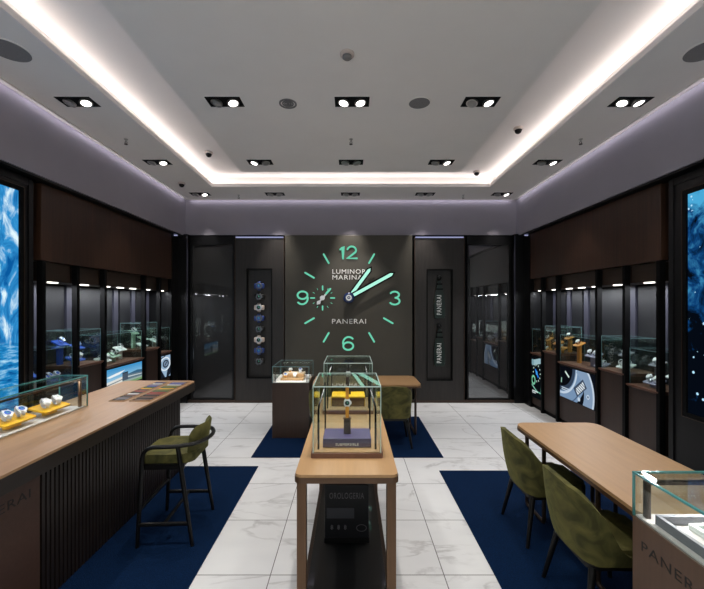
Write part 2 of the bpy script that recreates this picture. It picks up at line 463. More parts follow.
# made-up shopfront behind the camera; its openings let in world light as ceiling fill
w = MB(); w.box(-OX, OX, YF - .08, YF, 3.3, HC + .2); w.box(-OX, OX, YF - .08, YF, 0, .7)  # sill raised so the showcase glass doesn't mirror the bright openings
for x in (-3.3, -1.1, 1.1, 3.3): w.box(x - .05 if abs(x) < 3 else x - .35, x + .05 if abs(x) < 3 else x + .35, YF - .08, YF, .7, 3.3)
struct(w.build('wall_front', M['blackmatte']))
for i, (a, b) in enumerate(((-2.95, -1.15), (-1.05, 1.05), (1.15, 2.95))):
    struct(MB().box(a, b, YF - .05, YF - .038, .7, 3.3).build('fill_window_%d' % (i + 1), M['glass']))

# media walls near the camera
for sx, nm in ((-1, 'trim_3'), (1, 'trim_4')):
    p = MB()
    p.box(sx * 3.2, sx * 3.64, YF, 3.70, 0, 3.06)
    p.box(sx * 3.185, sx * 3.22, 3.66, 3.71, 0, 3.05)
    p.box(sx * 3.19, sx * 3.22, YF, 3.7, 2.985, 3.05)
    struct(p.build(nm, M['screen_wall']))
# far corner columns
for sx, nm in ((-1, 'trim_5'), (1, 'trim_6')):
    p = MB()
    p.box(sx * 3.17, sx * 3.64, 6.57, YB, 0, 3.06)
    p.box(sx * 3.0, sx * 3.17, 6.78, YB, 0, 3.1)
    struct(p.build(nm, M['black']))
    struct(MB().box(sx * 2.99, sx * 3.005, 6.765, 6.785, .3, 3.06).build('trim_7', M['strip_grey']))
    o = MB().box(sx * 3.10, sx * 3.16, 6.60, 6.615, 3.035, 3.055).build('led_strip', M['led'])
    tag(o, 'short cold light strip at the top of the %s black corner column' % ('left' if sx < 0 else 'right'), 'light')

struct(MB().box(-3.0, 3.0, 6.80, 6.86, 0, .05, .006).build('baseboard_back', M['bronze']))

# rugs
for (x0, x1, y0, y1, lab) in ((-3.1, -1.03, -.6, 4.12, 'navy blue rug under the long counter and bar stool'),
                              (.955, 3.1, -.6, 4.01, 'navy blue rug under the long desk with green chairs'),
                              (-1.18, 1.09, 4.36, 5.95, 'navy blue rug under the far desk by the clock wall')):
    tag(MB().box(x0, x1, y0, y1, 0, .008, .003).build('rug', M['rug']), lab, 'rug', 'navy rugs')

# ------------------------------------------------------------------ back wall
def back_door(name, x0, x1, mat, lab):
    t = thing(name, lab, 'door', ((x0 + x1) / 2, 6.84, .05))
    h = (x1 - x0) / 2
    MB().box(-h + .03, h - .03, 0, .03, .03, 2.86, .003).build('panel', mat, t)
    f = MB()
    f.box(-h, -h + .03, -.02, .04, 0, 3.02); f.box(h - .03, h, -.02, .04, 0, 3.02); f.box(-h + .03, h - .03, -.02, .04, 2.86, 3.02); f.box(-h + .03, h - .03, -.02, .04, 0, .03)
    f.build('door_frame', M['black'], t)
    return t
back_door('glass_door', -2.96, -2.16, M['smoked_dim'], 'black glossy door panel left of the wall of eight watches')
back_door('glass_door', 2.14, 2.94, M['smoked'], 'smoked mirror glass door reflecting the right-hand cabinets')

def niche_panel(x0, x1, nx0, nx1, nz0, nz1, lab, seam):
    t = thing('niche_panel', lab, 'wall panel', ((x0 + x1) / 2, 6.80, .05)); cx = (x0 + x1) / 2
    a, b, c, d = x0 - cx, x1 - cx, nx0 - cx, nx1 - cx; z0, z1 = nz0 - .05, nz1 - .05
    p = MB()
    p.box(a, c, 0, .09, 0, 2.98); p.box(d, b, 0, .09, 0, 2.98); p.box(c, d, 0, .09, 0, z0); p.box(c, d, 0, .09, z1, 2.98)
    p.build('surround', M['dark_panel'], t)
    MB().box(c, d, .07, .09, z0, z1).build('niche_back', M['dark_panel'], t)
    f = MB(); w = .012
    f.box(c - w, c + w / 2, -.006, .07, z0 - w, z1 + w); f.box(d - w / 2, d + w, -.006, .07, z0 - w, z1 + w)
    f.box(c, d, -.006, .07, z0 - w, z0 + w / 2); f.box(c, d, -.006, .07, z1 - w / 2, z1 + w)
    f.build('niche_frame', M['blackmatte'], t)
    s = MB(); s.box(a, a + .012, -.012, 0, 0, 3.0); s.box(b - .012, b, -.012, 0, 0, 3.0)
    s.build('edge_trim', M['bronze'], t)
    MB().box(a + .02, b - .02, -.015, .02, 2.985, 3.005).build('led_strip', M['led'], t)
    return t
niche_panel(-2.135, -1.225, -1.91, -1.46, .46, 2.46, 'charcoal wall panel with the tall niche of eight watches', 0)
niche_panel(1.165, 2.085, 1.40, 1.86, .42, 2.45, 'charcoal wall panel with the tall niche of two green straps', 0)

# big clock
CX, CZ, CY = -2.1 * 6.74 / 370, 1.8 + 7.0 * 6.74 / 370, 6.74
K = 6.74 / F                          # metres per photo pixel on the dial
ck = thing('wall_clock', 'huge olive square clock face with glowing mint numerals on the back wall', 'clock', (-.035, CY, .05))
ck_off = Vector((-.035, CY, .05))
MB().box(-1.165, 1.15, 0, .1, 0, 3.02, .004).build('dial_panel', M['clock_panel'], ck)
def DF(px, pz): return frame3(Vector((CX + px, CY, CZ + pz)) - ck_off, (1, 0, 0), (0, 0, 1))
D0 = DF(0, 0)
def arc(cx, cy, rx, ry, a0, a1, n=16):
    return [(cx + rx * math.cos(math.radians(a0 + (a1 - a0) * i / n)), cy + ry * math.sin(math.radians(a0 + (a1 - a0) * i / n))) for i in range(n + 1)]
u = K * 1.077
DW = 1.65 * u; T0, T1 = .001, .012
nb = MB()
stroke_poly(nb, [(-8 * u, 45 * u), (-5.5 * u, 47.6 * u), (-5.5 * u, 36.6 * u)], DW, T0, T1, D0)
stroke_poly(nb, arc(2.6 * u, 44.2 * u, 4.0 * u, 3.6 * u, 165, -25, 14) + [(-1.2 * u, 36.8 * u), (7.4 * u, 36.8 * u)], DW, T0, T1, D0)
nb.build('numeral', M['lume'], ck)
nb = MB()
stroke_poly(nb, arc(42.4 * u, 3.0 * u, 4.1 * u, 2.9 * u, 150, -80, 14), DW, T0, T1, D0)
stroke_poly(nb, arc(42.4 * u, -2.9 * u, 4.6 * u, 3.2 * u, 80, -150, 14), DW, T0, T1, D0)
nb.build('numeral', M['lume'], ck)
nb = MB()
stroke_poly(nb, arc(-.6 * u, -44.6 * u, 4.6 * u, 3.5 * u, 0, 360, 26), DW, T0, T1, D0, cap=False)
stroke_poly(nb, arc(-.2 * u, -41.6 * u, 5.2 * u, 5.4 * u, 190, 45, 14), DW, T0, T1 - .0005, D0)
nb.build('numeral', M['lume'], ck)
nb = MB()
stroke_poly(nb, arc(-43 * u, 2.6 * u, 4.6 * u, 3.5 * u, 0, 360, 26), DW, T0, T1, D0, cap=False)
stroke_poly(nb, arc(-43.4 * u, -.4 * u, 5.2 * u, 5.4 * u, 10, -135, 14), DW, T0, T1 - .0005, D0)
nb.build('numeral', M['lume'], ck)
for h in (1, 2, 4, 5, 7, 8, 10, 11):
    a = PI / 2 - h * PI / 6; c, s_ = math.cos(a), math.sin(a)
    nb = MB(); stroke_poly(nb, [(37.5 * u * c, 37.5 * u * s_), (46.8 * u * c, 46.8 * u * s_)], 1.65 * u, T0, T1, D0)
    nb.build('hour_marker', M['lume'], ck)
lettering('LUMINOR', DF(.2 * u, 24.6 * u) @ Matrix.Translation((0, 0, .001)), 31 * u, 4.1 * u, .006, M['white_print'], ck)
lettering('MARINA', DF(-1.3 * u, 19.2 * u) @ Matrix.Translation((0, 0, .001)), 28 * u, 4.1 * u, .006, M['white_print'], ck)
lettering('PANERAI', DF(.1 * u, -21.6 * u) @ Matrix.Translation((0, 0, .001)), 31.5 * u, 4.3 * u, .006, M['white_print'], ck)
# small seconds
SX = -24.4 * u
for k in range(12):
    a = k * PI / 6; c, s_ = math.cos(a), math.sin(a)
    r0, r1, w = (7.6, 11, 1.3) if k % 3 == 0 else (8.8, 10.2, .5)
    sb = MB(); stroke_poly(sb, [(SX + r0 * u * c, r0 * u * s_), (SX + r1 * u * c, r1 * u * s_)], w * u, T0, T1, D0)
    sb.build('seconds_marker', M['lume'], ck)
sh = MB()
stroke_poly(sh, [(SX - 4.5 * u, -5.5 * u), (SX + 7.4 * u, 8.4 * u)], 1.5 * u, .05, .06, D0)
sh.ring(.004, 2.2 * u, .0, .075, 20, DF(SX, 0)); sh.ring(.002, 1.7 * u, .045, .068, 16, DF(SX - 3.4 * u, -4.2 * u))
so = sh.build('seconds_hand', M['steel'], ck)
sh = MB(); stroke_poly(sh, [(SX + 3.5 * u, 4 * u), (SX + 7.2 * u, 8.2 * u)], 1.9 * u, .061, .066, D0); sh.build('lume_tip', M['lume'], so)
# main hands stand well clear of the dial
def hand(dx, dy, L, w, z, name):
    d = Vector((dx, dy)).normalized(); nrm = Vector((-d.y, d.x)); z1 = z + .02
    def P(t, k): q = d * t * u + nrm * k * u; return (q.x, q.y)
    hb = MB()
    hb.prism([P(-3, -w), P(L - 3, -w), P(L + 1.2, 0), P(L - 3, w), P(-3, w)], z, z1, D0)
    h = hb.build(name, M['blackmatte'], ck)
    lb = MB(); w2 = w * .52
    lb.prism([P(5, -w2), P(L - 3.5, -w2), P(L - 1.2, 0), P(L - 3.5, w2), P(5, w2)], z1, z1 + .006, D0)
    lb.build('hand_lume', M['hand_lume'], h)
hand(98, 133, 34, 2.7, .205, 'hour_hand'); hand(200, 110, 46.5, 2.7, .24, 'minute_hand')
hb = MB(); hb.lathe([(5 * u, .0), (5 * u, .02), (2.4 * u, .03), (2.4 * u, .195), (4.6 * u, .2), (4.6 * u, .278), (3.6 * u, .295)], 28, D0)
hb.build('hub', M['hub_navy'], ck)
hb = MB(); hb.ring(1.4 * u, 2.6 * u, .295, .301, 20, D0); hb.ring(.2 * u, .6 * u, .295, .301, 12, D0); hb.build('hub_ring', M['steel'], ck)

# ------------------------------------------------------------------ watches and trays
def w_case():
    m = MB(); m.prism(rrect(-.022, .022, -.022, .022, .013, 5), 0, .009, bev=.002)
    for sx in (-.013, .013):
        for sy in (-1, 1): m.box(sx - .003, sx + .003, sy * .018, sy * .027, 0, .006)
    m.ring(.0155, .0195, .009, .0125, 24); return m
def w_guard():
    m = MB(); m.prism([(.0215, -.011)] + [(.0215 + .0075 * math.cos(a), .011 * math.sin(a)) for a in [(-80 + 16 * i) * PI / 180 for i in range(11)]] + [(.0215, .011)], .001, .008); return m
def w_dial():
    m = MB(); m.cyl((0, 0, .0085), (0, 0, .0108), .0156, seg=24); return m
def w_hands():
    m = MB()
    m.prism([(-.001, -.001), (.009, -.001), (.009, .001), (.001, .001), (.001, .012), (-.001, .012)], .0108, .0114)
    return m
def w_loop():
    m = MB()
    pts = [(0, .034 * math.cos(a), -.012 + .02 * math.sin(a)) for a in [(48 - i * (276 / 22)) * PI / 180 for i in range(23)]]
    m.tube(pts, .012, 8, ry=.0022, up=None); return m
def w_flat():
    m = MB()
    for s in (-1, 1):
        m.prism([(-.012, s * .024), (.012, s * .024), (.0105, s * .105), (.006, s * .112), (-.006, s * .112), (-.0105, s * .105)][::s], .0, .004)
    return m
def w_cushion():
    m = MB(); m.box(-.042, .042, -.021, .021, -.030, -.003, .010, 3); return m

def watch(label, Mx, strap='strap_black', dial='dial_black', case='steel', kind='loop', scale=1., group=None, cushion=None, hands=True):
    t = thing('watch', label, 'watch', group=group)
    cached('w_case', w_case, 'case', M[case], t)
    cached('w_guard', w_guard, 'crown_guard', M[case], t)
    cached('w_dial', w_dial, 'dial', M[dial], t)
    if hands: cached('w_hands', w_hands, 'hands', M['lume' if dial != 'dial_white' else 'dial_black'], t)
    cached('w_' + kind, w_loop if kind == 'loop' else w_flat, 'strap', M[strap], t)
    if cushion: cached('w_cushion', w_cushion, 'cushion', M[cushion], t)
    t.matrix_world = Mx @ Matrix.Scale(scale, 4)
    return t

def tray_plate(L, W):
    def f():
        m = MB(); m.prism(rrect(-L / 2, L / 2, -W / 2, W / 2, .02, 4), 0, .008)
        for x0, x1, y0, y1 in ((-L / 2 + .01, L / 2 - .01, -W / 2, -W / 2 + .01), (-L / 2 + .01, L / 2 - .01, W / 2 - .01, W / 2), (-L / 2, -L / 2 + .01, -W / 2 + .01, W / 2 - .01), (L / 2 - .01, L / 2, -W / 2 + .01, W / 2 - .01)):
            m.box(x0, x1, y0, y1, .004, .014, .003)
        return m
    return f
def tray(label, x, y, z, face, L, W, h, tilt, mat, group=None, swivel=0.):
    """plate tilted towards `face` (+1/-1 along X), standing on a block; z is the surface it stands on. Local x of the plate = along Y"""
    t = thing('display_tray', label, 'display tray', (x, y, z), 0, group)
    rot = Matrix.Rotation(swivel, 4, 'Z') @ frame3((0, 0, h), (0, face, 0), (-face * math.cos(tilt), 0, math.sin(tilt)))
    k = ('tray', L, W, h, tilt, face, swivel)
    def f():
        m = tray_plate(L, W)(); m.bm.transform(rot); return m
    cached(k, f, 'plate', M[mat], t)
    def g():
        m = MB(); hz = h - .012
        m.prism([(-.016, 0), (.016, 0), (.016, hz), (-.016, hz)], -L * .22, L * .22, frame3((0, 0, 0), (1, 0, 0), (0, 0, 1)))
        m.bm.transform(Matrix.Rotation(swivel, 4, 'Z'))
        return m
    cached(k + ('s',), g, 'support', M[mat], t)
    return Matrix.Translation((x, y, z)) @ rot
def on_tray(base, px, py=0., spin=0., lift=.033, scale=1.):
    return base @ Matrix.Translation((px, py, .008 + (lift + .008) * scale)) @ Matrix.Rotation(spin, 4, 'Z') @ Matrix.Rotation(.42, 4, 'X')

# ------------------------------------------------------------------ glass case helper
def glass_case(parent, x0, x1, y0, y1, z0, z1, e=.006, em='edge', th=.006, top=True, sides='xXyY'):
    G_ = M['glass']
    def pane(*b): MB().box(*b).build('glass_pane', G_, parent)
    if 'x' in sides: pane(x0, x0 + th, y0 + th, y1 - th, z0, z1 - th)
    if 'X' in sides: pane(x1 - th, x1, y0 + th, y1 - th, z0, z1 - th)
    if 'y' in sides: pane(x0, x1, y0, y0 + th, z0, z1 - th)
    if 'Y' in sides: pane(x0, x1, y1 - th, y1, z0, z1 - th)
    if top: pane(x0, x1, y0, y1, z1 - th, z1)
    m = MB(); a = e
    for x in (x0, x1 - a):
        for y in (y0, y1 - a): m.box(x, x + a, y, y + a, z0, z1 - a)
        m.box(x - .0005, x + a + .0005, y0, y1, z1 - a, z1 + .0006)
    for y in (y0, y1 - a): m.box(x0 + a, x1 - a, y - .0005, y + a + .0005, z1 - a, z1 + .0006)
    m.build('glass_edge', M[em], parent)

# ------------------------------------------------------------------ wall cabinets
BAYS = [(3.80, 4.28), (4.28, 4.76), (4.76, 5.69), (5.69, 6.14), (6.14, 6.56)]
LEDGE = {-1: [.92, 1.09, 1.00, 1.11, 1.00], 1: [.90, 1.00, .94, 1.05, .97]}
WHERE = {-1: ['seascape-side left cabinet', 'second left cabinet', 'landscape-picture left cabinet', 'fourth left cabinet', 'corner left cabinet'],
         1: ['underwater-side right cabinet', 'second right cabinet', 'watch-picture right cabinet', 'fourth right cabinet', 'corner right cabinet']}
def clip_poly(poly, u0, u1, v0, v1):
    def cut(P, f):
        out = []
        for i in range(len(P)):
            a, b = P[i - 1], P[i]; fa, fb = f(a), f(b)
            if (fa >= 0) != (fb >= 0):
                t = fa / (fa - fb); out.append((a[0] + (b[0] - a[0]) * t, a[1] + (b[1] - a[1]) * t))
            if fb >= 0: out.append(b)
        return out
    for f in (lambda p: p[0] - u0, lambda p: u1 - p[0], lambda p: p[1] - v0, lambda p: v1 - p[1]):
        if poly: poly = cut(poly, f)
    return poly
def picture(parent, Mx, w, h, shapes):
    """a backlit picture: flat polygons (u,v in 0..1) printed one over another"""
    vs, fs, cols = [], [], []
    z = .0
    for poly, col in shapes:
        if isinstance(poly, str): continue
        p = clip_poly(poly, 0, 1, 0, 1)
        if len(p) < 3: continue
        z += .00001
        i0 = len(vs)
        vs += [Mx @ Vector(((a - .5) * w, (b - .5) * h, z)) for a, b in p]; fs.append(list(range(i0, len(vs))))
        cols.append(col)
    me = bpy.data.meshes.new('picture'); me.from_pydata(vs, [], fs); me.materials.append(M['picture'])
    ca = me.color_attributes.new('Col', 'FLOAT_COLOR', 'CORNER')
    li = 0
    for p, c in zip(me.polygons, cols):
        for l in p.loop_indices: ca.data[l].color = c
    return link('picture', me, parent)
def ringsh(cx, cy, r0, r1, asp, col, a0=0, a1=360, n=36):
    out = []
    for i in range(n):
        t0, t1 = math.radians(a0 + (a1 - a0) * i / n), math.radians(a0 + (a1 - a0) * (i + 1) / n)
        out.append(([(cx + r0 * math.cos(t0), cy + asp * r0 * math.sin(t0)), (cx + r1 * math.cos(t0), cy + asp * r1 * math.sin(t0)),
                     (cx + r1 * math.cos(t1), cy + asp * r1 * math.sin(t1)), (cx + r0 * math.cos(t1), cy + asp * r0 * math.sin(t1))], col))
    return out
def disc(cx, cy, r, asp, col, n=36): return [([(cx + r * math.cos(2 * PI * i / n), cy + asp * r * math.sin(2 * PI * i / n)) for i in range(n)], col)]
def quad(u0, u1, v0, v1, col): return [([(u0, v0), (u1, v0), (u1, v1), (u0, v1)], col)]
def bar(x0, y0, x1, y1, w, asp, col):
    dx, dy = x1 - x0, (y1 - y0) / asp; L = math.hypot(dx, dy); nx, ny = -dy / L * w / 2, dx / L * w / 2
    return [([(x0 + nx, y0 + ny * asp), (x0 - nx, y0 - ny * asp), (x1 - nx, y1 - ny * asp), (x1 + nx, y1 + ny * asp)], col)]
def landscape():
    s = []
    for i in range(10):
        t = i / 10; s += quad(0, 1, 1 - (i + 1) / 10 if i < 9 else 0, 1 - t, tuple(lin((a + (b - a) * t) / 255) for a, b in zip((70, 150, 205), (215, 235, 240))) + (1,))
    s += [([(.0, .62), (.25, .72), (.5, .78), (.35, .62), (.1, .55)], rgb(238, 243, 244))]
    s += quad(0, 1, 0, .34, rgb(150, 170, 165))
    s += [([(.52, .5), (.7, .56), (.86, .6), (1, .55), (1, .3), (.52, .3)], rgb(58, 100, 130))]
    s += [([(0, .1), (0, .36), (.42, .46), (.42, .16)], rgb(228, 228, 222))]
    s += [([(0, .18), (0, .24), (.42, .34), (.42, .29)], rgb(120, 130, 135))]
    s += quad(.42, .58, .22, .66, rgb(74, 88, 104)) + quad(.42, .58, .60, .66, rgb(40, 52, 66))
    s += [([(.58, .22), (.58, .5), (1, .42), (1, .2)], rgb(96, 118, 132))] + [([(.58, .34), (.58, .40), (1, .34), (1, .30)], rgb(200, 210, 214))]
    s += quad(0, 1, 0, .12, rgb(120, 160, 110))
    return s
def watch_picture():
    a = 1.75; blue, pale, dk = rgb(120, 148, 180), rgb(196, 212, 228), rgb(22, 28, 38)
    s = quad(0, 1, 0, 1, rgb(14, 18, 26))
    s += ringsh(.02, .98, .36, .44, a, rgb(52, 66, 86)) + ringsh(.02, .98, .44, .74, a, blue) + ringsh(.02, .98, .46, .5, a, pale) + ringsh(.02, .98, .66, .68, a, rgb(70, 92, 120))
    s += disc(.02, .98, .36, a, rgb(10, 12, 18))
    s += bar(.16, .86, .28, .70, .035, a, rgb(206, 224, 216)) + bar(.04, .46, .05, .62, .03, a, rgb(150, 190, 175))
    s += ringsh(.30, .30, .40, .66, a, rgb(132, 156, 184), -62, 62) + ringsh(.30, .30, .62, .66, a, pale, -62, 62)
    s += bar(.46, .30, .72, .66, .17, a, rgb(60, 74, 94)) + bar(.50, .33, .70, .62, .11, a, rgb(222, 232, 240))
    for i in range(5):
        t = i / 4; s += bar(.46 + .16 * t, .44 + .22 * t - .02, .58 + .16 * t, .34 + .22 * t - .02, .016, a, dk)
    s += disc(.80, .30, .04, a, pale) + disc(.56, .13, .035, a, pale) + disc(.80, .30, .02, a, rgb(80, 100, 124))
    s += quad(.05, .30, .30, .33, pale) + quad(.05, .24, .24, .27, pale)
    return s
def dial_picture():
    a = .6
    s = quad(0, 1, 0, 1, rgb(10, 14, 18))
    s += bar(.05, .84, .98, .95, .22, a, rgb(150, 182, 190)) + disc(.1, .86, .13, a, rgb(120, 156, 166))
    for k in range(12):
        t = k * PI / 6; s += bar(.5 + .3 * math.cos(t), .62 + .3 * a * math.sin(t), .5 + .38 * math.cos(t), .62 + .38 * a * math.sin(t), .05, a, rgb(190, 215, 205))
    s += bar(.36, .70, .66, .52, .10, a, rgb(40, 120, 220)) + disc(.5, .62, .09, a, rgb(60, 150, 235))
    s += ringsh(.18, .42, .12, .2, a, rgb(120, 196, 160)) + bar(.0, .30, .5, .17, .06, a, rgb(130, 190, 170)) + bar(.5, .17, .98, .15, .05, a, rgb(110, 170, 150)) + bar(.9, .14, .92, .34, .08, a, rgb(110, 170, 150))
    s += quad(.06, .6, .14, .165, rgb(220, 228, 230)) + quad(.06, .4, .1, .12, rgb(220, 228, 230))
    return s
def crown_picture():
    a = .62
    s = quad(0, 1, 0, 1, rgb(150, 178, 205))
    s += [([(0, 0), (.5, 0), (.2, .3), (0, .5)], rgb(24, 30, 42))] + [([(.7, .3), (1, .5), (1, .1), (.85, 0), (.6, 0)], rgb(30, 38, 52))]
    s += ringsh(.5, .62, .42, .52, a, rgb(226, 236, 244)) + ringsh(.55, .62, .2, .3, a, rgb(40, 48, 62)) + disc(.55, .62, .2, a, rgb(120, 140, 165)) + bar(.45, .55, .65, .7, .08, a, rgb(30, 36, 48))
    s += bar(.0, .9, .5, .98, .08, a, rgb(40, 52, 70))
    return s

for sx in (-1, 1):
    side = 'left' if sx < 0 else 'right'
    o = MB().box(sx * 3.18, sx * 3.3, 3.80, 6.56, 2.26, 3.055, .004).build('wood_fascia', M['wood_dark'])
    tag(o, 'wide dark walnut panel above the %s-wall watch cabinets' % side, 'wall panel')
    for b, (y0, y1) in enumerate(BAYS):
        lz = LEDGE[sx][b]; L = y1 - y0
        t = thing('display_cabinet', 'dark walnut glass-topped watch cabinet, %s' % (
            ['nearest of the %s wall beside the big screen', 'second from the big screen on the %s wall', 'widest on the %s wall, with a glowing picture front',
             'fourth from the big screen on the %s wall', 'farthest on the %s wall by the corner'][b] % side), 'cabinet', (sx * 3.2, (y0 + y1) / 2, 0), 0, '%s-wall watch cabinets' % side)
        h = L / 2
        def X(d): return sx * d            # depth into the wall from the front plane
        MB().box(X(0), X(.42), -h + .015, h - .015, .07, lz - .035, .003).build('base', M['wood_base'], t)
        MB().box(X(.03), X(.42), -h + .005, h - .005, 0, .07).build('plinth', M['blackmatte'], t)
        lg = MB()
        prof = [(X(-.035), lz), (X(.42), lz), (X(.42), lz - .035), (X(-.005), lz - .035), (X(-.035), lz - .012)]
        lg.prism(prof, -(h - .02), h - .02, frame3((0, 0, 0), (1, 0, 0), (0, 0, 1)))
        lg.build('ledge', M['ledge'], t)
        pm = MB(); pm.box(X(-.03), X(.03), -h, -h + .044, 0, 2.255)
        pm.build('post', M['blackmatte'], t)
        if b == 4: MB().box(X(-.03), X(.03), h - .03, h + .01, 0, 2.255).build('post', M['blackmatte'], t)
        MB().box(X(.03), X(.40), -h + .02, h - .02, 2.05, 2.25, .002).build('valance', M['valance'], t)
        bp = MB(); bp.box(X(.41), X(.435), -h, h, lz, 2.25); bp.build('back_panel', M['blackmatte'], t)
        ip = MB(); ip.box(X(.395), X(.41), -h + .06, h - .12, lz + .02, 2.03, .003); ip.build('inset_panel', M['navy_back'], t)
        MB().box(X(.38), X(.41), h - .10, h, lz, 2.05).build('back_strip', M['strip_grey'], t)
        for q in ([0] if b != 2 else [-.3, 0, .3]):
            MB().box(X(.04), X(.075), q - .055, q + .055, 2.037, 2.052).build('light_bar', M['led_white'], t)
        x0, x1 = sorted((X(.0), X(.37)))
        glass_case(t, x0, x1, -h + .03, h - .03, lz, lz + .41, .005, 'edge_dim')
        if b in (2, 4):
            if b == 2: sz0, sz1 = (.42, .88) if sx > 0 else (.68, .945)
            else: sz0, sz1 = (.2, .90) if sx > 0 else (.56, .93)
            sw = L - (.1 if b == 2 else .07)
            s = MB().box(X(-.012), X(.004), -sw / 2 - .012, sw / 2 + .012, sz0 - .012, sz1 + .012, .002).build('screen', M['black'], t)
            fr = frame3((X(-.0125), 0, (sz0 + sz1) / 2), (0, -sx, 0), (0, 0, 1))
            picture(s, fr, sw, sz1 - sz0, (landscape() if b == 2 else crown_picture()) if sx < 0 else (watch_picture() if b == 2 else dial_picture()))

# contents of the cabinets: (side, bay, along Y from near end, depth, rise, length, colour, number of watches, strap, dial)
S_ = {'blue': 'blue', 'mint_l': 'pale green', 'white_l': 'white', 'lilac': 'grey-lilac', 'orange': 'orange', 'grey_l': 'grey', 'yellow': 'yellow'}
ITEMS = [
 (-1, 0, .30, .13, .03, .20, 'blue', 2, 'steel', 'dial_blue', 'low at the front'),
 (-1, 0, .10, .22, .10, .16, 'blue', 1, 'strap_blue', 'dial_white', 'raised at the near end'),
 (-1, 1, .16, .12, .03, .20, 'blue', 2, 'steel', 'dial_white', 'low at the front'),
 (-1, 1, .12, .27, .22, .15, 'blue', 1, 'strap_blue', 'dial_blue', 'on a tall block at the back'),
 (-1, 1, .36, .25, .15, .15, 'blue', 1, 'strap_blue', 'dial_blue', 'raised at the far back'),
 (-1, 2, .18, .12, .03, .22, 'white_l', 2, 'steel', 'dial_white', 'low at the near end'),
 (-1, 2, .44, .15, .06, .20, 'mint_l', 2, 'strap_black', 'dial_green', 'in the middle'),
 (-1, 2, .70, .22, .12, .18, 'white_l', 1, 'steel', 'dial_black', 'raised at the far end'),
 (-1, 3, .14, .10, .03, .16, 'white_l', 1, 'strap_black', 'dial_white', 'low at the front'),
 (-1, 3, .30, .18, .12, .16, 'mint_l', 1, 'strap_black', 'dial_black', 'raised in the middle'),
 (-1, 3, .20, .27, .22, .15, 'mint_l', 1, 'steel', 'dial_green', 'on a tall block at the back'),
 (-1, 4, .20, .18, .16, .18, 'white_l', 1, 'steel', 'dial_black', 'raised in the middle'),
 (1, 0, .22, .11, .03, .20, 'lilac', 2, 'steel', 'dial_white', 'low at the front'),
 (1, 0, .08, .22, .12, .15, 'white_l', 1, 'steel', 'dial_black', 'raised at the near end'),
 (1, 0, .36, .26, .20, .15, 'grey_l', 1, 'steel', 'dial_white', 'on a tall block at the back'),
 (1, 1, .16, .11, .03, .20, 'white_l', 2, 'steel', 'dial_black', 'low at the front'),
 (1, 1, .34, .25, .15, .15, 'grey_l', 1, 'strap_black', 'dial_black', 'raised at the back'),
 (1, 2, .12, .12, .03, .18, 'lilac', 2, 'steel', 'dial_white', 'low at the near end'),
 (1, 2, .36, .17, .13, .24, 'lilac', 2, 'strap_black', 'dial_white', 'raised in the middle'),
 (1, 2, .74, .20, .24, .15, 'orange', 1, 'strap_brown', 'dial_white', 'on a tall block at the far end'),
 (1, 3, .12, .11, .03, .20, 'orange', 2, 'strap_brown', 'dial_white', 'low at the front'),
 (1, 3, .32, .18, .10, .16, 'orange', 1, 'strap_brown', 'dial_black', 'raised in the middle'),
 (1, 3, .18, .28, .20, .15, 'orange', 1, 'strap_brown', 'dial_white', 'on a tall block at the back'),
 (1, 4, .12, .12, .03, .18, 'orange', 2, 'strap_brown', 'dial_white', 'low at the front'),
 (1, 4, .28, .24, .20, .15, 'orange', 1, 'strap_brown', 'dial_black', 'raised at the back'),
]
for (sx, b, dy, dx, rise, L, col, nw, strap, dial, pos) in ITEMS:
    side = 'left' if sx < 0 else 'right'
    tail = WHERE[sx][b]
    y = BAYS[b][0] + dy + .01; lz = LEDGE[sx][b]
    base = tray('%s tray %s, %s' % (S_[col], pos, tail), sx * (3.2 + dx), y, lz, -sx, L, .13, rise + .03, .45, col, 'watch trays in the %s-wall cabinets' % side)
    spots = [0] if nw == 1 else [-L * .24, L * .24]
    for i, q in enumerate(spots):
        # local x of the plate runs along -sx*Y
        near = (q * -sx) < 0
        which = '' if nw == 1 else ('nearer ' if near else 'farther ')
        watch('%swatch on the %s tray %s, %s' % (which, S_[col], pos, tail),
              on_tray(base, q, 0, .3 * (-1) ** i, .033, 1.2), strap, dial, 'steel', 'loop', 1.2, 'watches in the %s-wall cabinets' % side, hands=False)

# ------------------------------------------------------------------ big screens
def big_screen(sx, y0, y1, z0, z1, mat, lab, name):
    t = thing('video_screen', lab, 'screen', (sx * 3.2, 0, 0))
    f = MB()
    x0, x1 = sx * -.02, sx * .0
    f.box(x0, x1, y0 - .05, y0, z0 - .05, z1 + .05); f.box(x0, x1, y1, y1 + .05, z0 - .05, z1 + .05)
    f.box(x0, x1, y0, y1, z0 - .05, z0); f.box(x0, x1, y0, y1, z1, z1 + .05)
    f.build('screen_frame', M['blackmatte'], t)
    g = MB(); w = .008; x0, x1 = sx * -.024, sx * -.02
    Y0, Y1, Z0, Z1 = y0 - .05, y1 + .05, z0 - .05, z1 + .05
    g.box(x0, x1, Y0, Y0 + w, Z0, Z1); g.box(x0, x1, Y1 - w, Y1, Z0, Z1); g.box(x0, x1, Y0, Y1, Z0, Z0 + w); g.box(x0, x1, Y0, Y1, Z1 - w, Z1)
    g.build('frame_trim', M['bronze'], t)
    MB().box(sx * -.004, sx * .0, y0, y1, z0, z1).build('picture', mat, t)
    return t
big_screen(-1, .9, 3.555, .55, 2.90, M['ocean'], 'tall bright seascape screen on the left wall', 'a')
big_screen(1, .9, 3.51, .78, 2.85, M['deep'], 'tall dark blue underwater screen on the right wall', 'b')

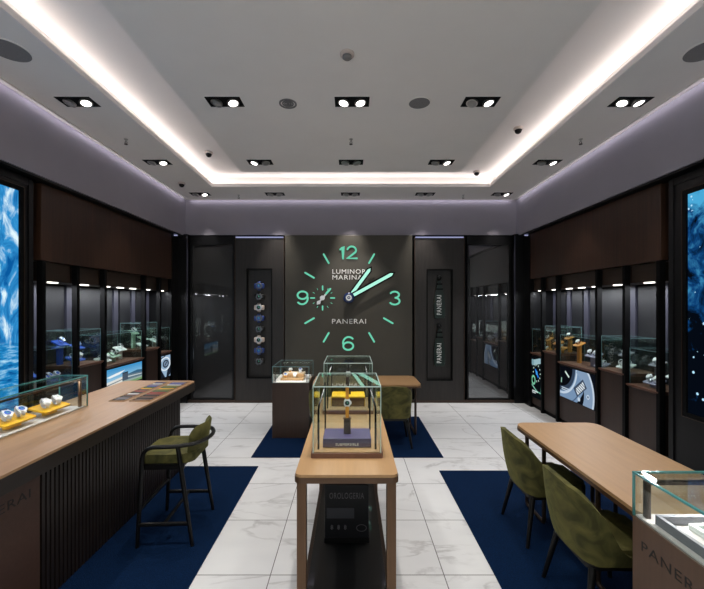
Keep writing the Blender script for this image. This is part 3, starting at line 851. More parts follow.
# ------------------------------------------------------------------ long counter (left)
ct = thing('counter', 'long tan-topped counter with fluted dark front along the left rug', 'counter', (-2.2, 2.2, 0))
O = Vector((-2.2, 2.2, 0))
def loc(x, y, z=0): return (x - O.x, y - O.y, z)
m = MB(); m.prism([(x - O.x, y - O.y) for x, y in rrect(-2.62, -1.80, -.4, 4.31, .07, 6)], .905, .92); m.build('worktop', M['tan_counter'], ct)
m = MB(); m.prism([(x - O.x, y - O.y) for x, y in rrect(-2.62, -1.798, -.4, 4.312, .07, 6)], .815, .905); m.build('worktop_edge', M['counter_edge'], ct)
m = MB(); m.box(-2.55 - O.x, -1.87 - O.x, -.3 - O.y, 4.0 - O.y, .008, .815); m.build('carcass', M['flute'], ct)
# flutes
m = MB(); n = 53; y0, y1 = 2.20, 4.0; p = (y1 - y0) / n; pts = []
for i in range(n):
    ya = y0 + i * p
    pts += [(-1.865, ya), (-1.865, ya + p * .22), (-1.845, ya + p * .30), (-1.845, ya + p * .92), (-1.865, ya + p)]
poly = [(-1.875, y0)] + pts + [(-1.875, y1)]
vs, fs = [], []
for x, y in pts: vs += [(x - O.x, y - O.y, .012), (x - O.x, y - O.y, .812)]
for i in range(len(pts) - 1): fs.append((2 * i, 2 * i + 2, 2 * i + 3, 2 * i + 1))
m._add(vs, fs); m.build('fluted_front', M['flute'], ct, 20)
MB().box(-1.88 - O.x, -1.845 - O.x, -.3 - O.y, 2.195 - O.y, .012, .813, .002).build('plain_front', M['counter_plain'], ct)
lettering('PANERAI', frame3(loc(-1.8452, 1.93, .72), (0, 1, 0), (0, 0, 1)), .40, .05, .001, M['dark_print'], ct)

vc = thing('glass_showcase', 'low glass showcase with yellow trays on the long counter', 'showcase', (-2.42, 1.9, .92))
MB().box(-.115, .115, -1.9, 1.30, 0, .008, .002).build('linen_base', M['liner'], vc)
glass_case(vc, -.125, .125, -1.92, 1.33, .0, .27, .008, 'edge')
m = MB(); m.box(.085, .105, -1.88, 1.28, .232, .245); m.box(.085, .105, 1.262, 1.282, .008, .232); m.build('light_rail', M['brass'], vc)

for y, lab in ((2.63, 'nearer'), (2.96, 'farther')):
    base = tray('yellow watch tray in the counter showcase, %s of the two' % lab, -2.41, y, .93, 1, .26, .15, .05, .22, 'yellow', 'yellow watch trays')
    for q, dl in ((-.055, 'dial_blue' if lab == 'nearer' else 'dial_white'), (.055, 'dial_blue' if lab == 'nearer' else 'dial_white')):
        watch('steel watch with %s dial at the %s end of the %s yellow tray' % (dl[5:], 'near' if q < 0 else 'far', lab), on_tray(base, q, 0, -.35, .033, 1.3),
              'steel', dl, 'steel', 'loop', 1.3, 'watches on the yellow trays')

# strap sample trays on the counter
RA = ['strap_black', 'grey_l', 'strap_black', 'strap_brown', 'white_l', 'strap_black', 'red', 'strap_brown', 'yellow', 'green', 'blue', 'lilac', 'white_l', 'strap_blue']
RB = ['strap_brown', 'strap_black', 'strap_brown', 'strap_black', 'red', 'red', 'green', 'olive', 'yellow', 'green', 'olive', 'white_l', 'blue', 'lilac']
M['red'] = surf('red_strap', rgb(168, 52, 44), .5, var=.1); M['green'] = surf('green_strap', rgb(70, 120, 66), .5, var=.1); M['olive'] = surf('olive_strap', rgb(150, 146, 62), .5, var=.1)
CN = {'strap_black': 'black', 'grey_l': 'grey', 'strap_brown': 'brown', 'white_l': 'white', 'red': 'red', 'yellow': 'yellow', 'green': 'green', 'blue': 'bright blue', 'lilac': 'pale grey', 'strap_blue': 'navy', 'olive': 'olive'}
ORD = ['first', 'second', 'third', 'fourth', 'fifth', 'sixth', 'seventh', 'eighth', 'ninth', 'tenth', 'eleventh', 'twelfth', 'thirteenth', 'fourteenth']
def strap_mesh(L):
    def f():
        m = MB(); h = L / 2
        m.prism([(-h, -.012), (h - .012, -.010), (h, -.004), (h, .004), (h - .012, .010), (-h, .012)], 0, .004, bev=.0012)
        m.box(-h - .004, -h + .01, -.014, .014, .0005, .0055, .0015)
        return m
    return f
for (x, L, row, cols) in ((-2.14, .105, 'inner', RA), (-1.93, .15, 'outer', RB)):
    t = thing('strap_tray', 'shallow dark tray of coloured straps, %s row on the counter' % row, 'tray', (x, 3.79, .92), 0, 'strap trays')
    m = MB(); hw = L / 2 + .014
    m.box(-hw, hw, -.41, .41, 0, .003)
    m.build('tray_bed', M['tan_edge'], t)
    m = MB(); m.box(-hw - .006, -hw, -.416, .416, 0, .008); m.box(hw, hw + .006, -.416, .416, 0, .008); m.box(-hw, hw, -.416, -.41, 0, .008); m.box(-hw, hw, .41, .416, 0, .008)
    m.build('tray_rim', M['tan'], t)
    for i, c in enumerate(cols):
        y = 3.79 - .375 + i * .0575
        if row == 'outer' and i < 4: pass
        o = thing('watch_strap', '%s strap, %s from the near end of the %s strap tray' % (CN[c], ORD[i], row), 'watch strap', (x, y, .9232), random.uniform(-.05, .05), 'sample straps in the counter trays')
        cached(('strap', L), strap_mesh(L), 'leather', M[c], o)

# ------------------------------------------------------------------ bar stool
st = thing('bar_stool', 'black wooden bar stool with olive velvet seat at the counter', 'stool', (-1.395, 2.99, .008), .04)
def bez(a, b, c, n=8): return [tuple((1 - t) ** 2 * p + 2 * t * (1 - t) * q + t * t * r for p, q, r in zip(a, b, c)) for t in [i / n for i in range(n + 1)]]
foot = {'A': (-.195, -.25), 'B': (.205, -.245), 'C': (.195, .245), 'D': (-.205, .255)}
topz = .735
tops = {'A': (-.165, -.235, .66), 'D': (-.165, .235, .66), 'B': (.09, -.225, topz - .012), 'C': (.09, .225, topz - .012)}
for k in 'ADBC':
    f, tp = foot[k], tops[k]
    MB().tube([(f[0], f[1], 0), (f[0] + (tp[0] - f[0]) * .6, f[1] + (tp[1] - f[1]) * .6, tp[2] * .6), tp], [.013, .0175, .016], 10).build('leg', M['leg'], st)
pts = bez((-.165, -.235, .655), (-.155, -.237, topz), (-.06, -.238, topz), 8)
pts += [(.04, -.235, topz), (.1, -.225, topz)] + [(.1 + .165 * math.cos(a), .225 * math.sin(a), topz + .004) for a in [(-80 + 10 * i) * PI / 180 for i in range(17)]] + [(.1, .225, topz), (.04, .235, topz)]
pts += bez((-.06, .238, topz), (-.155, .237, topz), (-.165, .235, .655), 8)
MB().tube(pts, .017, 10, ry=.015).build('arm_rail', M['leg'], st)
def on(k, z):
    f, tp = foot[k], tops[k]; t = z / tp[2]; return (f[0] + (tp[0] - f[0]) * t, f[1] + (tp[1] - f[1]) * t, z)
for a, b, z in (('A', 'B', .165), ('D', 'C', .165), ('A', 'D', .275)):
    MB().tube([on(a, z), on(b, z)], .014, 8, ry=.016).build('stretcher', M['leg'], st)
ab = (Vector(on('A', .165)) + Vector(on('B', .165))) / 2; dc = (Vector(on('D', .165)) + Vector(on('C', .165))) / 2
MB().tube([ab, dc], .013, 8).build('stretcher', M['leg'], st)
m = MB(); m.box(-.15, .13, -.222, -.2, .56, .60); m.box(-.15, .13, .2, .222, .56, .60); m.box(-.16, -.135, -.222, .222, .56, .60); m.box(.09, .115, -.222, .222, .56, .60); m.build('seat_frame', M['leg'], st)
m = MB(); m.prism(rrect(-.215, .19, -.205, .205, .07, 6), .60, .665, bev=.025); m.build('seat', M['velvet'], st)
# curved back pad
vs, fs = [], []; n = 18
for i in range(n + 1):
    a = (-62 + 124 * i / n) * PI / 180; e = 1 - abs(2 * i / n - 1) ** 6 * .55
    for r, z in ((.0, .665), (.016, .66), (.03, .67), (.058, .73 + .12 * e), (.048, .745 + .12 * e), (.03, .73 + .12 * e)):
        vs.append((.08 + (.115 + r) * math.cos(a), (.185 + r * .5) * math.sin(a), z))
for i in range(n):
    for q in range(6): fs.append((i * 6 + q, i * 6 + (q + 1) % 6, (i + 1) * 6 + (q + 1) % 6, (i + 1) * 6 + q))
fs.append(list(range(6))); fs.append([n * 6 + q for q in range(6)][::-1])
m = MB(); m._add(vs, fs); m.build('backrest', M['velvet'], st, 60)

# ------------------------------------------------------------------ dining chairs (tub chairs)
def chair_shell():
    m = MB()
    path = []   # (x, y) plan from front right round the back to front left, with top height
    def P(x, y, zt, lean): path.append((x, y, zt, lean))
    def zside(x):
        ks = [(-.14, .645), (-.10, .56), (-.05, .475), (0, .435), (.06, .422), (.2, .415)]
        for (a, za), (b, zb_) in zip(ks, ks[1:]):
            if x <= b: return za + (zb_ - za) * (x - a) / (b - a)
        return ks[-1][1]
    for i in range(13):
        t = i / 12; x = .19 - t * .33
        P(x, -.235, zside(x), .0)
    for i in range(1, 8):
        a = (180 + 90 - 90 * i / 8) * PI / 180
        P(-.14 + .10 * math.cos(a), -.135 + .10 * math.sin(a), .645 + .135 * math.sin(PI / 2 * i / 8), .05 * i / 8)
    for i in range(9): P(-.24 - .012 * math.sin(PI * i / 8), -.135 + .27 * i / 8, .78 + .012 * math.sin(PI * i / 8), .05)
    half = path[:20]
    for x, y, zt, le in half[::-1]: P(x, -y, zt, le)
    n = len(path); rows = 8; zb = .37
    outer, inner = [], []
    for i, (x, y, zt, le) in enumerate(path):
        a, b = path[max(0, i - 1)], path[min(n - 1, i + 1)]
        t = Vector((b[0] - a[0], b[1] - a[1])).normalized(); nn = Vector((t.y, -t.x))   # outward for this direction
        if nn.dot(Vector((x + .02, y))) < 0: nn = -nn
        for lst, off in ((outer, .0), (inner, -.034)):
            col = []
            for r in range(rows + 1):
                f = r / rows; z = zb + (zt - zb) * f
                k = (z - zb) / .42
                taper = 1 - .10 * (1 - min(1, k * 1.6)) ** 2
                col.append(Vector(((x + nn.x * off) * taper - le * k, (y + nn.y * off) * taper, z)))
            lst.append(col)
    vs, fs = [], []
    W = 2 * (rows + 1)
    for i in range(n): vs += outer[i] + inner[i][::-1]
    # round the rim a little
    for i in range(n):
        o, q = i * W + rows, i * W + rows + 1
        vs[o] = vs[o] + Vector((0, 0, -.006)); vs[q] = vs[q] + Vector((0, 0, -.006))
    for i in range(n - 1):
        for r in range(W):
            s = (r + 1) % W
            fs.append((i * W + r, i * W + s, (i + 1) * W + s, (i + 1) * W + r))
    fs.append(list(range(W))); fs.append([(n - 1) * W + r for r in range(W)][::-1])
    m._add(vs, fs); return m
def make_chair(label, x, y, rz):
    t = thing('dining_chair', label, 'chair', (x, y, .008), rz, 'green velvet chairs')
    cached('shell', chair_shell, 'backrest', M['velvet'], t)
    def seat():
        m = MB(); m.prism(rrect(-.19, .235, -.2, .2, .06, 5), .36, .455, bev=.025); return m
    cached('seat', seat, 'seat', M['velvet'], t)
    def sf():
        m = MB(); m.prism(rrect(-.2, .2, -.19, .19, .05, 5), .335, .368); return m
    cached('seatframe', sf, 'seat_frame', M['leg'], t)
    for sx, sy in ((-1, -1), (-1, 1), (1, -1), (1, 1)):
        def lg(sx=sx, sy=sy):
            m = MB(); m.tube([(sx * .235 if sx < 0 else .2, sy * .225, 0), (sx * .17, sy * .17, .345)], [.0125, .021], 10); return m
        cached(('cleg', sx, sy), lg, 'leg', M['leg'], t)
    return t
ch = make_chair('olive velvet chair at the long desk, farther of the two on the aisle side', 1.535, 2.95, 0)
dup(ch, 'olive velvet chair beside the glass pedestal, nearer of the two on the aisle side', loc=(1.505, 2.215, .008), rz=0)
dup(ch, 'olive velvet chair across the long desk, mostly hidden by the glass pedestal', loc=(2.60, 2.55, .008), rz=PI)
dup(ch, 'olive velvet chair at the far desk, right of the glass cases', loc=(.535, 4.84, .008), rz=PI / 2)
dup(ch, 'olive velvet chair at the far desk, half hidden behind the walnut pedestal', loc=(-.30, 4.84, .008), rz=PI / 2)

# ------------------------------------------------------------------ desks
def desk(label, x0, x1, y0, y1, z, loops, mat):
    t = thing('desk', label, 'desk', ((x0 + x1) / 2, (y0 + y1) / 2, .008)); cx, cy = (x0 + x1) / 2, (y0 + y1) / 2
    m = MB(); m.prism(rrect(x0 - cx, x1 - cx, y0 - cy, y1 - cy, .09, 7), z - .020 - .008, z - .008); m.build('desktop', mat, t)
    m = MB(); m.prism(rrect(x0 - cx - .004, x1 - cx + .004, y0 - cy - .004, y1 - cy + .004, .092, 7), z - .045 - .008, z - .020 - .008); m.build('desktop_edge', M['tan_edge'], t)
    for (xa, ya), (xb, yb) in loops:
        xa -= cx; xb -= cx; ya -= cy; yb -= cy; zt = z - .053
        d = Vector((xb - xa, yb - ya, 0)).normalized() * .03
        a, b = Vector((xa, ya, 0)), Vector((xb, yb, 0)); up = Vector((0, 0, 1))
        pts = [a + up * zt] + bez(a + up * .045, a + up * .014, a + d + up * .014, 5) + bez(b - d + up * .014, b + up * .014, b + up * .045, 5) + [b + up * zt]
        MB().tube(pts, .016, 10, up=tuple(d.normalized().cross(up))).build('leg', M['bronze'], t)
    return t
desk('long tan desk with rounded corners beside the right-hand green chairs', 1.50, 2.24, 1.88, 3.40, .72,
     (((1.575, 3.31), (1.575, 3.02)), ((2.16, 3.31), (2.16, 3.02)), ((1.575, 2.36), (1.575, 2.02)), ((2.16, 2.36), (2.16, 2.02))), M['tan'])
desk('tan desk with rounded corners in front of the clock wall', -.53, .955, 5.0, 5.66, .72,
     (((.885, 5.08), (.885, 5.56)), ((-.45, 5.08), (-.45, 5.56))), M['tan_x'])

# ------------------------------------------------------------------ pedestals with glass tops
pd = thing('display_pedestal', 'taupe pedestal showcase with lettering, front right beside the desk', 'showcase', (1.85, 1.3, .008))
MB().box(-.44, .44, -.95, .555, 0, .742, .004).build('base', M['pedestal'], pd)
MB().box(-.43, .43, -.94, .545, .742, .75).build('linen_bed', M['liner'], pd)
glass_case(pd, -.44, .44, -.95, .555, .742, .960, .009, 'edge')
m = MB(); m.box(-.41, .41, .50, .525, .915, .93); m.box(-.41, -.39, .50, .525, .75, .915); m.box(.39, .41, .50, .525, .75, .915); m.build('light_rail', M['bronze'], pd)
lettering('PANERAI', frame3((-.4402, .315, .626), (0, -1, 0), (0, 0, 1)), .36, .046, .001, M['dark_print'], pd)
tr = thing('presentation_tray', 'grey-framed white presentation tray inside the front-right pedestal showcase', 'tray', (1.85, 1.3, .7585))
m = MB(); m.box(-.384, .38, -.8, .44, 0, .006); m.build('tray_bed', M['liner'], tr)
m = MB(); m.box(-.404, -.384, -.82, .46, 0, .045, .002); m.box(.38, .40, -.82, .46, 0, .045, .002); m.box(-.384, .38, -.82, -.8, 0, .045, .002); m.box(-.384, .38, .44, .46, 0, .045, .002); m.build('tray_rim', M['grey_l'], tr)
bk = thing('watch_box', 'small open white box lying in the grey-framed tray', 'box', (1.69, 1.56, .765), .04)
m = MB(); m.box(-.13, .17, -.15, .15, 0, .012, .002); m.build('box_base', M['white_l'], bk)
m = MB(); m.box(-.13, -.11, -.15, .15, .012, .03, .002); m.box(.15, .17, -.15, .15, .012, .03, .002); m.box(-.11, .15, -.15, -.13, .012, .03, .002); m.box(-.11, .15, .13, .15, .012, .03, .002); m.build('box_rim', M['white_l'], bk)
for i, q in enumerate((-.045, .075)):
    watch('steel watch lying %s in the small white box' % ('nearer the aisle' if i == 0 else 'farther from the aisle'), Matrix.Translation((1.69 + q, 1.56, .779 + .036)) @ Matrix.Rotation(.4, 4, 'Z'), 'steel', 'dial_black' if i else 'dial_white', 'steel', 'loop', 1.05, 'watches in the white box')

pd = thing('display_pedestal', 'dark walnut pedestal showcase with glass top at the far desk', 'showcase', (-.812, 5.28, .008))
MB().box(-.25, .25, -.3, .3, 0, .742, .004).build('base', M['pedestal_dark'], pd)
MB().box(-.24, .24, -.29, .29, .742, .75).build('linen_bed', M['liner'], pd)
glass_case(pd, -.25, .25, -.3, .3, .742, .965, .009, 'edge_dim')
m = MB()
for sx in (-1, 1): m.box(sx * .215 - .006, sx * .215 + .006, -.27, -.258, .75, .955); m.box(sx * .215 - .006, sx * .215 + .006, .258, .27, .75, .955)
m.build('corner_rods', M['bronze'], pd)
bs = thing('watch_stand', 'tan stepped watch block inside the far walnut pedestal', 'stand', (-.812, 5.22, .758))
m = MB(); m.box(-.16, .16, -.12, .14, 0, .03, .003); m.box(-.15, .15, -.02, .14, .03, .08, .003); m.build('block', M['tan'], bs)
for i, (q, r, z, dl, stp) in enumerate(((-.1, -.07, .03, 'dial_blue', 'strap_tan'), (.03, -.07, .03, 'dial_white', 'steel'), (-.05, .05, .08, 'dial_white', 'strap_tan'), (.09, .05, .08, 'dial_blue', 'steel'))):
    watch('%s-dial watch on the %s step of the tan block in the far pedestal' % (dl[5:], 'upper' if i > 1 else 'lower'), Matrix.Translation((-.812 + q, 5.22 + r, .758 + z + .045)) @ Matrix.Rotation(.5, 4, 'X'), stp, dl, 'steel', 'loop', 1.1, 'watches in the far pedestal', hands=False)

# ------------------------------------------------------------------ centre console table
TX = -.024
tb = thing('console_table', 'narrow tan console table with brass legs in the middle aisle', 'table', (TX, 2.78, 0))
m = MB(); m.prism(rrect(-.275, .275, -.82, .82, .035, 5), .885, .90); m.build('tabletop', M['tan'], tb)
m = MB(); m.prism(rrect(-.279, .279, -.824, .824, .037, 5), .855, .885); m.build('tabletop_edge', M['tan_edge'], tb)
for sx in (-1, 1):
    for y in (-.785, .60):
        MB().box(sx * .265, sx * .215, y - .025, y + .025, 0, .855, .003).build('leg', M['brass'], tb)
    MB().box(sx * .252, sx * .228, -.76, .575, .165, .19).build('side_rail', M['bronze'], tb)
MB().box(-.228, .228, -.80, .61, .168, .188).build('shelf', M['shelf_black'], tb)

def console_case(label, y0, dep):
    t = thing('glass_showcase', label, 'showcase', (TX, y0 + dep / 2, .90), 0, 'console glass showcases')
    h = dep / 2
    MB().prism(rrect(-.212, .212, -h, h, .012, 4), 0, .028).build('base', M['ledge'], t)
    MB().box(-.195, .195, -h + .015, h - .015, .028, .032).build('base_lining', M['tan'], t)
    glass_case(t, -.202, .202, -h + .01, h - .01, .028, .42, .005, 'edge_pale')
    for sx in (-1, 1):
        p = [(sx * .172, -h + .06, .03), (sx * .172, -h + .06, .27)] + bez((sx * .172, -h + .06, .27), (sx * .17, -h + .07, .295), (sx * .165, -h + .10, .305), 4) + [(sx * .155, h - .06, .36)]
        r = MB().tube(p, .006, 8); r.tube([(sx * .155, h - .06, .03), (sx * .155, h - .06, .365)], .005, 8)
        r.build('light_rail', M['blackmatte'], t)
    return t
console_case('tall glass showcase holding the violet box, front of the console table', 2.17, .46)
console_case('tall glass showcase holding the yellow box, rear of the console table', 3.05, .46)
def plinth_box(label, y, mat, h, w, d, front):
    t = thing('display_box', label, 'box', (TX, y, .932))
    MB().box(-w / 2, w / 2, -d / 2, d / 2, 0, h, .004).build('body', M[mat], t)
    if front: MB().box(-w / 2 + .004, w / 2 - .004, -d / 2 - .002, -d / 2 + .002, .002, h - .012).build('front_panel', M[front], t)
    return t
v = plinth_box('violet leather box with silver lettering in the front showcase', 2.345, 'purple', .056, .295, .19, None)
lettering('SUBMERSIBLE', frame3((0, -.0955, .02), (1, 0, 0), (0, 0, 1)), .14, .015, .001, M['white_print'], v)
plinth_box('yellow box with brown front in the rear showcase', 3.26, 'yellow', .085, .29, .19, 'strap_brown')
def up_stand(label, y, z, h):
    t = thing('watch_stand', label, 'stand', (TX, y, z))
    MB().box(-.022, .022, -.018, .018, 0, h, .002).build('block', M['pedestal_dark'], t)
    MB().box(-.026, .026, -.022, .022, h, h + .006, .001).build('cap', M['brass'], t)
    MB().box(-.008, .008, .002, .012, h + .006, h + .26).build('blade', M['bronze'], t)
    return t
up_stand('brown upright watch stand on the violet box', 2.345, .988, .095)
up_stand('brown upright watch stand on the yellow box', 3.26, 1.017, .05)
watch('watch with honey and black strap standing upright on the violet box', Matrix.Translation((TX, 2.341, 1.182)) @ Matrix.Rotation(PI / 2, 4, 'X'), 'strap_tan', 'dial_black', 'steel', 'flat', .95, None)
watch('white-dial watch standing upright on the yellow box', Matrix.Translation((TX, 3.256, 1.195)) @ Matrix.Rotation(PI / 2, 4, 'X'), 'strap_black', 'dial_white', 'steel', 'flat', .95, None)

bx = thing('display_box', 'black lettered display box on the low glass shelf of the console table', 'box', (TX - .005, 2.66, .188))
MB().box(-.15, .15, -.15, .15, .03, .39, .004).build('body', M['box_black'], bx)
MB().box(-.152, .152, -.156, .15, 0, .03, .003).build('base', M['blackmatte'], bx)
lettering('OROLOGERIA', frame3((0, -.1505, .318), (1, 0, 0), (0, 0, 1)), .235, .04, .001, M['gold_print'], bx)
MB().box(-.135, .05, -.1525, -.15, .165, .235, .001).build('plate', M['box_grey'], bx)
for q in (-.1, -.055, -.01):
    MB().lathe([(.002, 0), (.009, .006), (.006, .016), (.009, .022), (.003, .03)], 12, frame3((q, -.151, .09), (1, 0, 0), (0, 1, 0))).build('ornament', M['gold_print'], bx)
m = MB(); m.ring(.026, .030, 0, .002, 24, frame3((.1, -.1502, .1), (1, 0, 0), (0, 0, 1)) @ Matrix.Diagonal((1.2, .8, 1, 1))); m.build('emblem', M['gold_print'], bx)

# ------------------------------------------------------------------ watches and straps in the niches
seq = [('blue', 'strap_blue', 'dial_blue', 'strap_blue'), ('black', 'strap_black', 'dial_black', 'strap_black'), ('white', 'cream', 'dial_black', 'cream'), ('blue', 'strap_blue', 'dial_blue', 'strap_blue'),
       ('black', 'strap_black', 'dial_black', 'strap_black'), ('white', 'cream', 'dial_black', 'cream'), ('blue', 'strap_blue', 'dial_blue', 'strap_blue'), ('black', 'strap_black', 'dial_black', 'strap_black')]
for i, (nm, stp, dl, cu) in enumerate(seq):
    z = 1.8 + (305 - (286.1 + 10.7 * i)) * 6.83 / F
    watch('%s watch on a cushion, %s from the top in the tall wall niche' % (nm, ORD[i]), Matrix.Translation((-1.688, 6.775, z)) @ Matrix.Rotation(PI / 2, 4, 'X'), stp, dl, 'steel' if nm == 'white' else 'gunmetal', 'loop', 2.25, 'eight watches in the wall niche', cu)
for i, zt in enumerate((2.30, 1.415)):
    t = thing('strap_ornament', 'dark green tapered strap with vertical white lettering, %s in the right niche' % ('upper' if i == 0 else 'lower'), 'ornament', (1.63, 6.83, zt), 0, 'two straps in the right niche')
    m = MB(); m.lathe([(.008, -.05), (.035, -.035), (.046, 0), (.035, .035), (.008, .05)], 20, Matrix.Rotation(PI / 2, 4, 'X')); m.build('ball', M['black'], t)
    m = MB(); m.prism([(-.03, -.06), (-.04, -.14), (-.075, -.28), (-.098, -.45), (-.102, -.68), (-.085, -.74), (.085, -.74), (.102, -.68), (.098, -.45), (.075, -.28), (.04, -.14), (.03, -.06)][::-1], -.01, .025, frame3((0, 0, 0), (1, 0, 0), (0, 0, 1)), bev=.006); m.build('body', M['strap_green'], t)
    m = MB(); m.box(-.05, .05, -.04, .01, -.13, -.10, .004); m.box(-.062, .062, -.04, .01, -.22, -.195, .004); m.build('buckle', M['blackmatte'], t)
    lettering('PANERAI', frame3((-.01, -.026, -.50), (0, 0, 1), (-1, 0, 0)), .36, .085, .002, M['white_print'], t)

# ------------------------------------------------------------------ ceiling fittings
def lamp(x, y, lit, where):
    t = thing('downlight', 'black twin downlight, ' + where, 'ceiling light', (x, y, HC), 0, 'twin downlights')
    p = MB(); p.box(-.165, .165, -.085, .085, -.004, 0); p.build('plate', M['blackmatte'], t)
    for k, sx in enumerate((-1, 1)):
        ax = Matrix.Translation((sx * .078, 0, -.006)) @ Matrix.Rotation(.22 * -sx, 4, 'Y') @ Matrix.Rotation(-.15, 4, 'X')
        g = MB(); g.ring(.043, .055, -.014, .004, 24, ax); gi = g.build('gimbal', M['chrome'], t)
        MB().cyl((0, 0, -.010), (0, 0, -.004), .043, seg=24, Mx=ax).build('lens', M['lamp_on'] if lit[k] else M['lamp_low'], gi)
    return t
FX = []
for x, y, lit, wh in (
    (-1.21, 3.55, (0, 1), 'front row on the centre panel, left'), (0.01, 3.55, (1, 1), 'front row on the centre panel, middle'), (1.24, 3.55, (0, 1), 'front row on the centre panel, right'),
    (-1.24, 5.05, (1, 0), 'rear row on the centre panel, left'), (0., 5.05, (0, 0), 'rear row on the centre panel, middle'), (1.23, 5.05, (0, 1), 'rear row on the centre panel, right'),
    (-2.62, 3.55, (0, 1), 'left border, nearest'), (-2.64, 5.05, (0, 1), 'left border, second from the front'), (-2.65, 6.5, (0, 1), 'rear border, far left corner'),
    (-1.335, 6.5, (0, 0), 'rear border, second from the left'), (-.01, 6.5, (0, 0), 'rear border above the clock'), (1.3, 6.5, (0, 0), 'rear border, second from the right'),
    (2.65, 6.5, (0, 1), 'rear border, far right corner'), (2.68, 3.55, (1, 1), 'right border, nearest'), (2.68, 5.05, (0, 1), 'right border, second from the front')):
    lamp(x, y, lit, wh); FX.append((x, y))
def sprinkler(x, y, wh):
    t = thing('ceiling_sprinkler', 'small sprinkler head on the ceiling, ' + wh, 'sprinkler', (x, y, HC), 0, 'sprinkler heads')
    MB().lathe([(.022, .003), (.022, -.006), (.008, -.01), (.008, -.03)], 14).build('rose', M['chrome'], t)
    m = MB(); m.tube([(-.008, 0, -.03), (-.014, 0, -.045), (0, 0, -.06)], .003, 6); m.tube([(.008, 0, -.03), (.014, 0, -.045), (0, 0, -.06)], .003, 6); m.cyl((0, 0, -.06), (0, 0, -.063), .02, seg=14); m.build('deflector', M['bronze'], t)
for x, y, wh in ((-2.645, 4.35, 'left border'), (0, 4.35, 'centre panel'), (2.7, 4.35, 'right border'), (-1.99, 6.56, 'rear border left of the clock'), (1.99, 6.56, 'rear border right of the clock')): sprinkler(x, y, wh)
def round_speaker(x, y, r, lab, dark=False):
    t = thing('ceiling_speaker', lab, 'speaker', (x, y, HC), 0, 'round ceiling speakers')
    MB().ring(r - .012, r, -.006, 0, 36).build('rim', M['ceiling'], t)
    MB().cyl((0, 0, -.004), (0, 0, 0), r - .012, seg=36).build('grille', M['grille'], t)
round_speaker(.66, 3.57, .112, 'round grey speaker grille in the centre ceiling panel')
round_speaker(-2.62, 2.83, .15, 'round grey speaker grille in the left ceiling border')
round_speaker(2.72, 2.83, .15, 'round grey speaker grille in the right ceiling border')
t = thing('ceiling_vent', 'small round ribbed vent left of the middle downlight', 'vent', (-.61, 3.58, HC))
MB().ring(.07, .085, -.008, 0, 32).build('rim', M['grey_plastic'], t); m = MB()
for r in (.05, .03, .01): m.ring(r - .007, r + .006, -.006, 0, 24)
m.build('louvre', M['grey_plastic'], t)
t = thing('smoke_detector', 'pale round smoke detector in the centre ceiling panel', 'smoke detector', (-.03, 2.87, HC))
MB().lathe([(.055, 0), (.055, -.014), (.048, -.02)], 28).build('base', M['white_plastic'], t)
MB().lathe([(.036, -.02), (.036, -.034), (.026, -.042)], 24).build('chamber', M['grey_plastic'], t)
def dome(x, y, z, wh):
    t = thing('security_camera', 'small dark dome camera ' + wh, 'security camera', (x, y, z), 0, 'dome cameras')
    MB().lathe([(.055, 0), (.055, -.02), (.048, -.028)], 24).build('mount', M['white_plastic'], t)
    MB().lathe([(.042, -.028), (.040, -.045), (.03, -.062), (.012, -.072)], 20).build('dome', M['black'], t)
dome(-2.0, 5.2, HC + .2, 'in the left light cove'); dome(-2.7, 5.9, HC, 'in the left ceiling border')
dome(2.03, 4.49, HC + .2, 'in the right light cove, nearer'); dome(2.02, 5.95, HC + .2, 'in the right light cove, at the rear corner')

# ------------------------------------------------------------------ lights
def spot(x, y, z, w, size=95, blend=.7, col=(1, .95, .9), tgt=None, r=.05):
    l = bpy.data.lights.new('downlight_beam', 'SPOT'); l.energy = w; l.spot_size = math.radians(size); l.spot_blend = blend; l.color = col; l.shadow_soft_size = r
    o = bpy.data.objects.new('downlight_beam', l); C.objects.link(o); o.location = (x, y, z)
    if tgt: o.rotation_euler = (Vector(tgt) - Vector((x, y, z))).to_track_quat('-Z', 'Y').to_euler()
def area(name, loc, sx_, sy_, w, direction, col=(1, 1, 1)):
    l = bpy.data.lights.new(name, 'AREA'); l.shape = 'RECTANGLE'; l.size = sx_; l.size_y = sy_; l.energy = w; l.color = col
    o = bpy.data.objects.new(name, l); C.objects.link(o); o.location = loc
    z = -Vector(direction).normalized(); x = Vector((1, 0, 0)); x = (x - z * x.dot(z)).normalized(); y = z.cross(x)
    o.rotation_euler = Matrix((x, y, z)).transposed().to_euler(); return o
for x, y in FX:
    if y > 6: spot(x, y, HC - .03, 150, 52, 1., tgt=(x, 6.80, 1.7))                       # rear border: grazing the back panels
    elif abs(x) > 2: spot(x, y, HC - .03, 44, 66, .6)                 # side borders
    elif y > 5 and abs(x) < .5: spot(x, y, HC - .03, 130, 46, .6, tgt=(0, 6.74, 1.75))   # turned to the clock
    else: spot(x, y, HC - .03, 58, 88, .7)
for x, y in [(-2.62, 2.05), (2.68, 2.05), (-2.62, .5), (2.68, .5)]: spot(x, y, HC - .03, 44, 74, .6)
for x, y in [(-1.22, 2.05), (0, 2.05), (1.23, 2.05), (0, .5)]: spot(x, y, HC - .03, 58, 88, .7)
# cove strips (lying in the trough, shining up and inwards)
for sx in (-1, 1):
    a = area('cove_strip', (sx * (LX + .075), (LY0 + LY1) / 2, HC + .05), .03, LY1 - LY0 + .1, 8, (-sx * .35, 0, 1), (1, .93, .9))
a = area('cove_strip', (0, LY1 + .075, HC + .05), 2 * LX, .03, 4.2, (0, -.35, 1), (1, .93, .9))
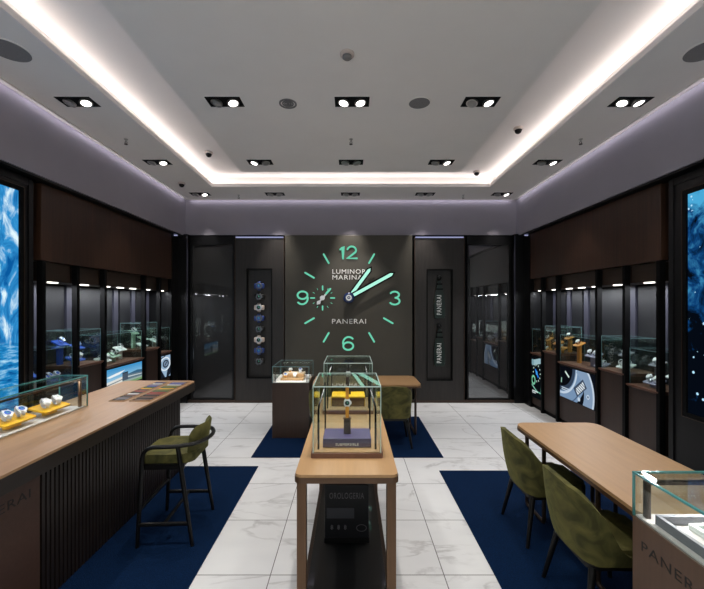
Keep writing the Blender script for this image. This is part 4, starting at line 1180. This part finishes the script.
# added slim profile, hiding the strips that wash the upper wall
wp = MB()
for sx in (-1, 1): wp.box(sx * (WX - .075), sx * (WX - .06), YF, YB - .06, HC - .014, HC)
wp.box(-WX + .06, WX - .06, YB - .075, YB - .06, HC - .014, HC)
struct(wp.build('trim_8', M['ceiling']))
for sx in (-1, 1): area('wall_wash', (sx * (WX - .055), (YF + YB) / 2, HC - .008), .01, YB - YF - .2, 2.8, (sx, 0, -.8), (.93, .89, 1))
area('wall_wash', (0, YB - .055, HC - .008), 2 * WX - .2, .01, 2.0, (0, 1, -.8), (.93, .89, 1))
# showcase rails
def rail(loc, lx, ly, w, d=(0, 0, -1)): area('showcase_light', loc, lx, ly, w, d, (1, .96, .92))
rail((-2.325, 1.9, 1.148), .012, 3.0, 3, (-.5, 0, -1))
rail((1.85, 1.77, .90), .75, .012, 3.0, (0, -.7, -1))
for y in (2.40, 3.28):
    for sx in (-1, 1): rail((TX + sx * .15, y, 1.245), .01, .3, .8, (-sx * .5, 0, -1))
rail((-.812, 5.28 + .25, 1.70 - .75), .4, .012, 1.2, (0, -.6, -1)); rail((-.812, 5.28 - .25, 1.70 - .75), .4, .012, 1.2, (0, .6, -1))
# cabinet bars
for sx in (-1, 1):
    for (y0, y1) in BAYS:
        area('cabinet_light', (sx * 3.30, (y0 + y1) / 2, 2.03), .03, (y1 - y0) * .6, 4.6 * (y1 - y0) / .45, (0, 0, -1), (.92, .95, 1))

wd = bpy.data.worlds.new('world'); sc.world = wd; wd.use_nodes = True
wd.node_tree.nodes['Background'].inputs[0].default_value = (1., .97, .95, 1); wd.node_tree.nodes['Background'].inputs[1].default_value = 1.5  # even glow added as fill, entering by the front openings

# ------------------------------------------------------------------ colour management / sampling helpers
sc.view_settings.view_transform = 'Standard'; sc.view_settings.look = 'None'; sc.view_settings.gamma = 1.; sc.view_settings.use_curve_mapping = False
sc.view_settings.exposure = .25
sc.cycles.use_denoising = True
sc.cycles.max_bounces = 8; sc.cycles.transparent_max_bounces = 32; sc.cycles.caustics_reflective = False; sc.cycles.caustics_refractive = False
sc.cycles.sample_clamp_indirect = 4.
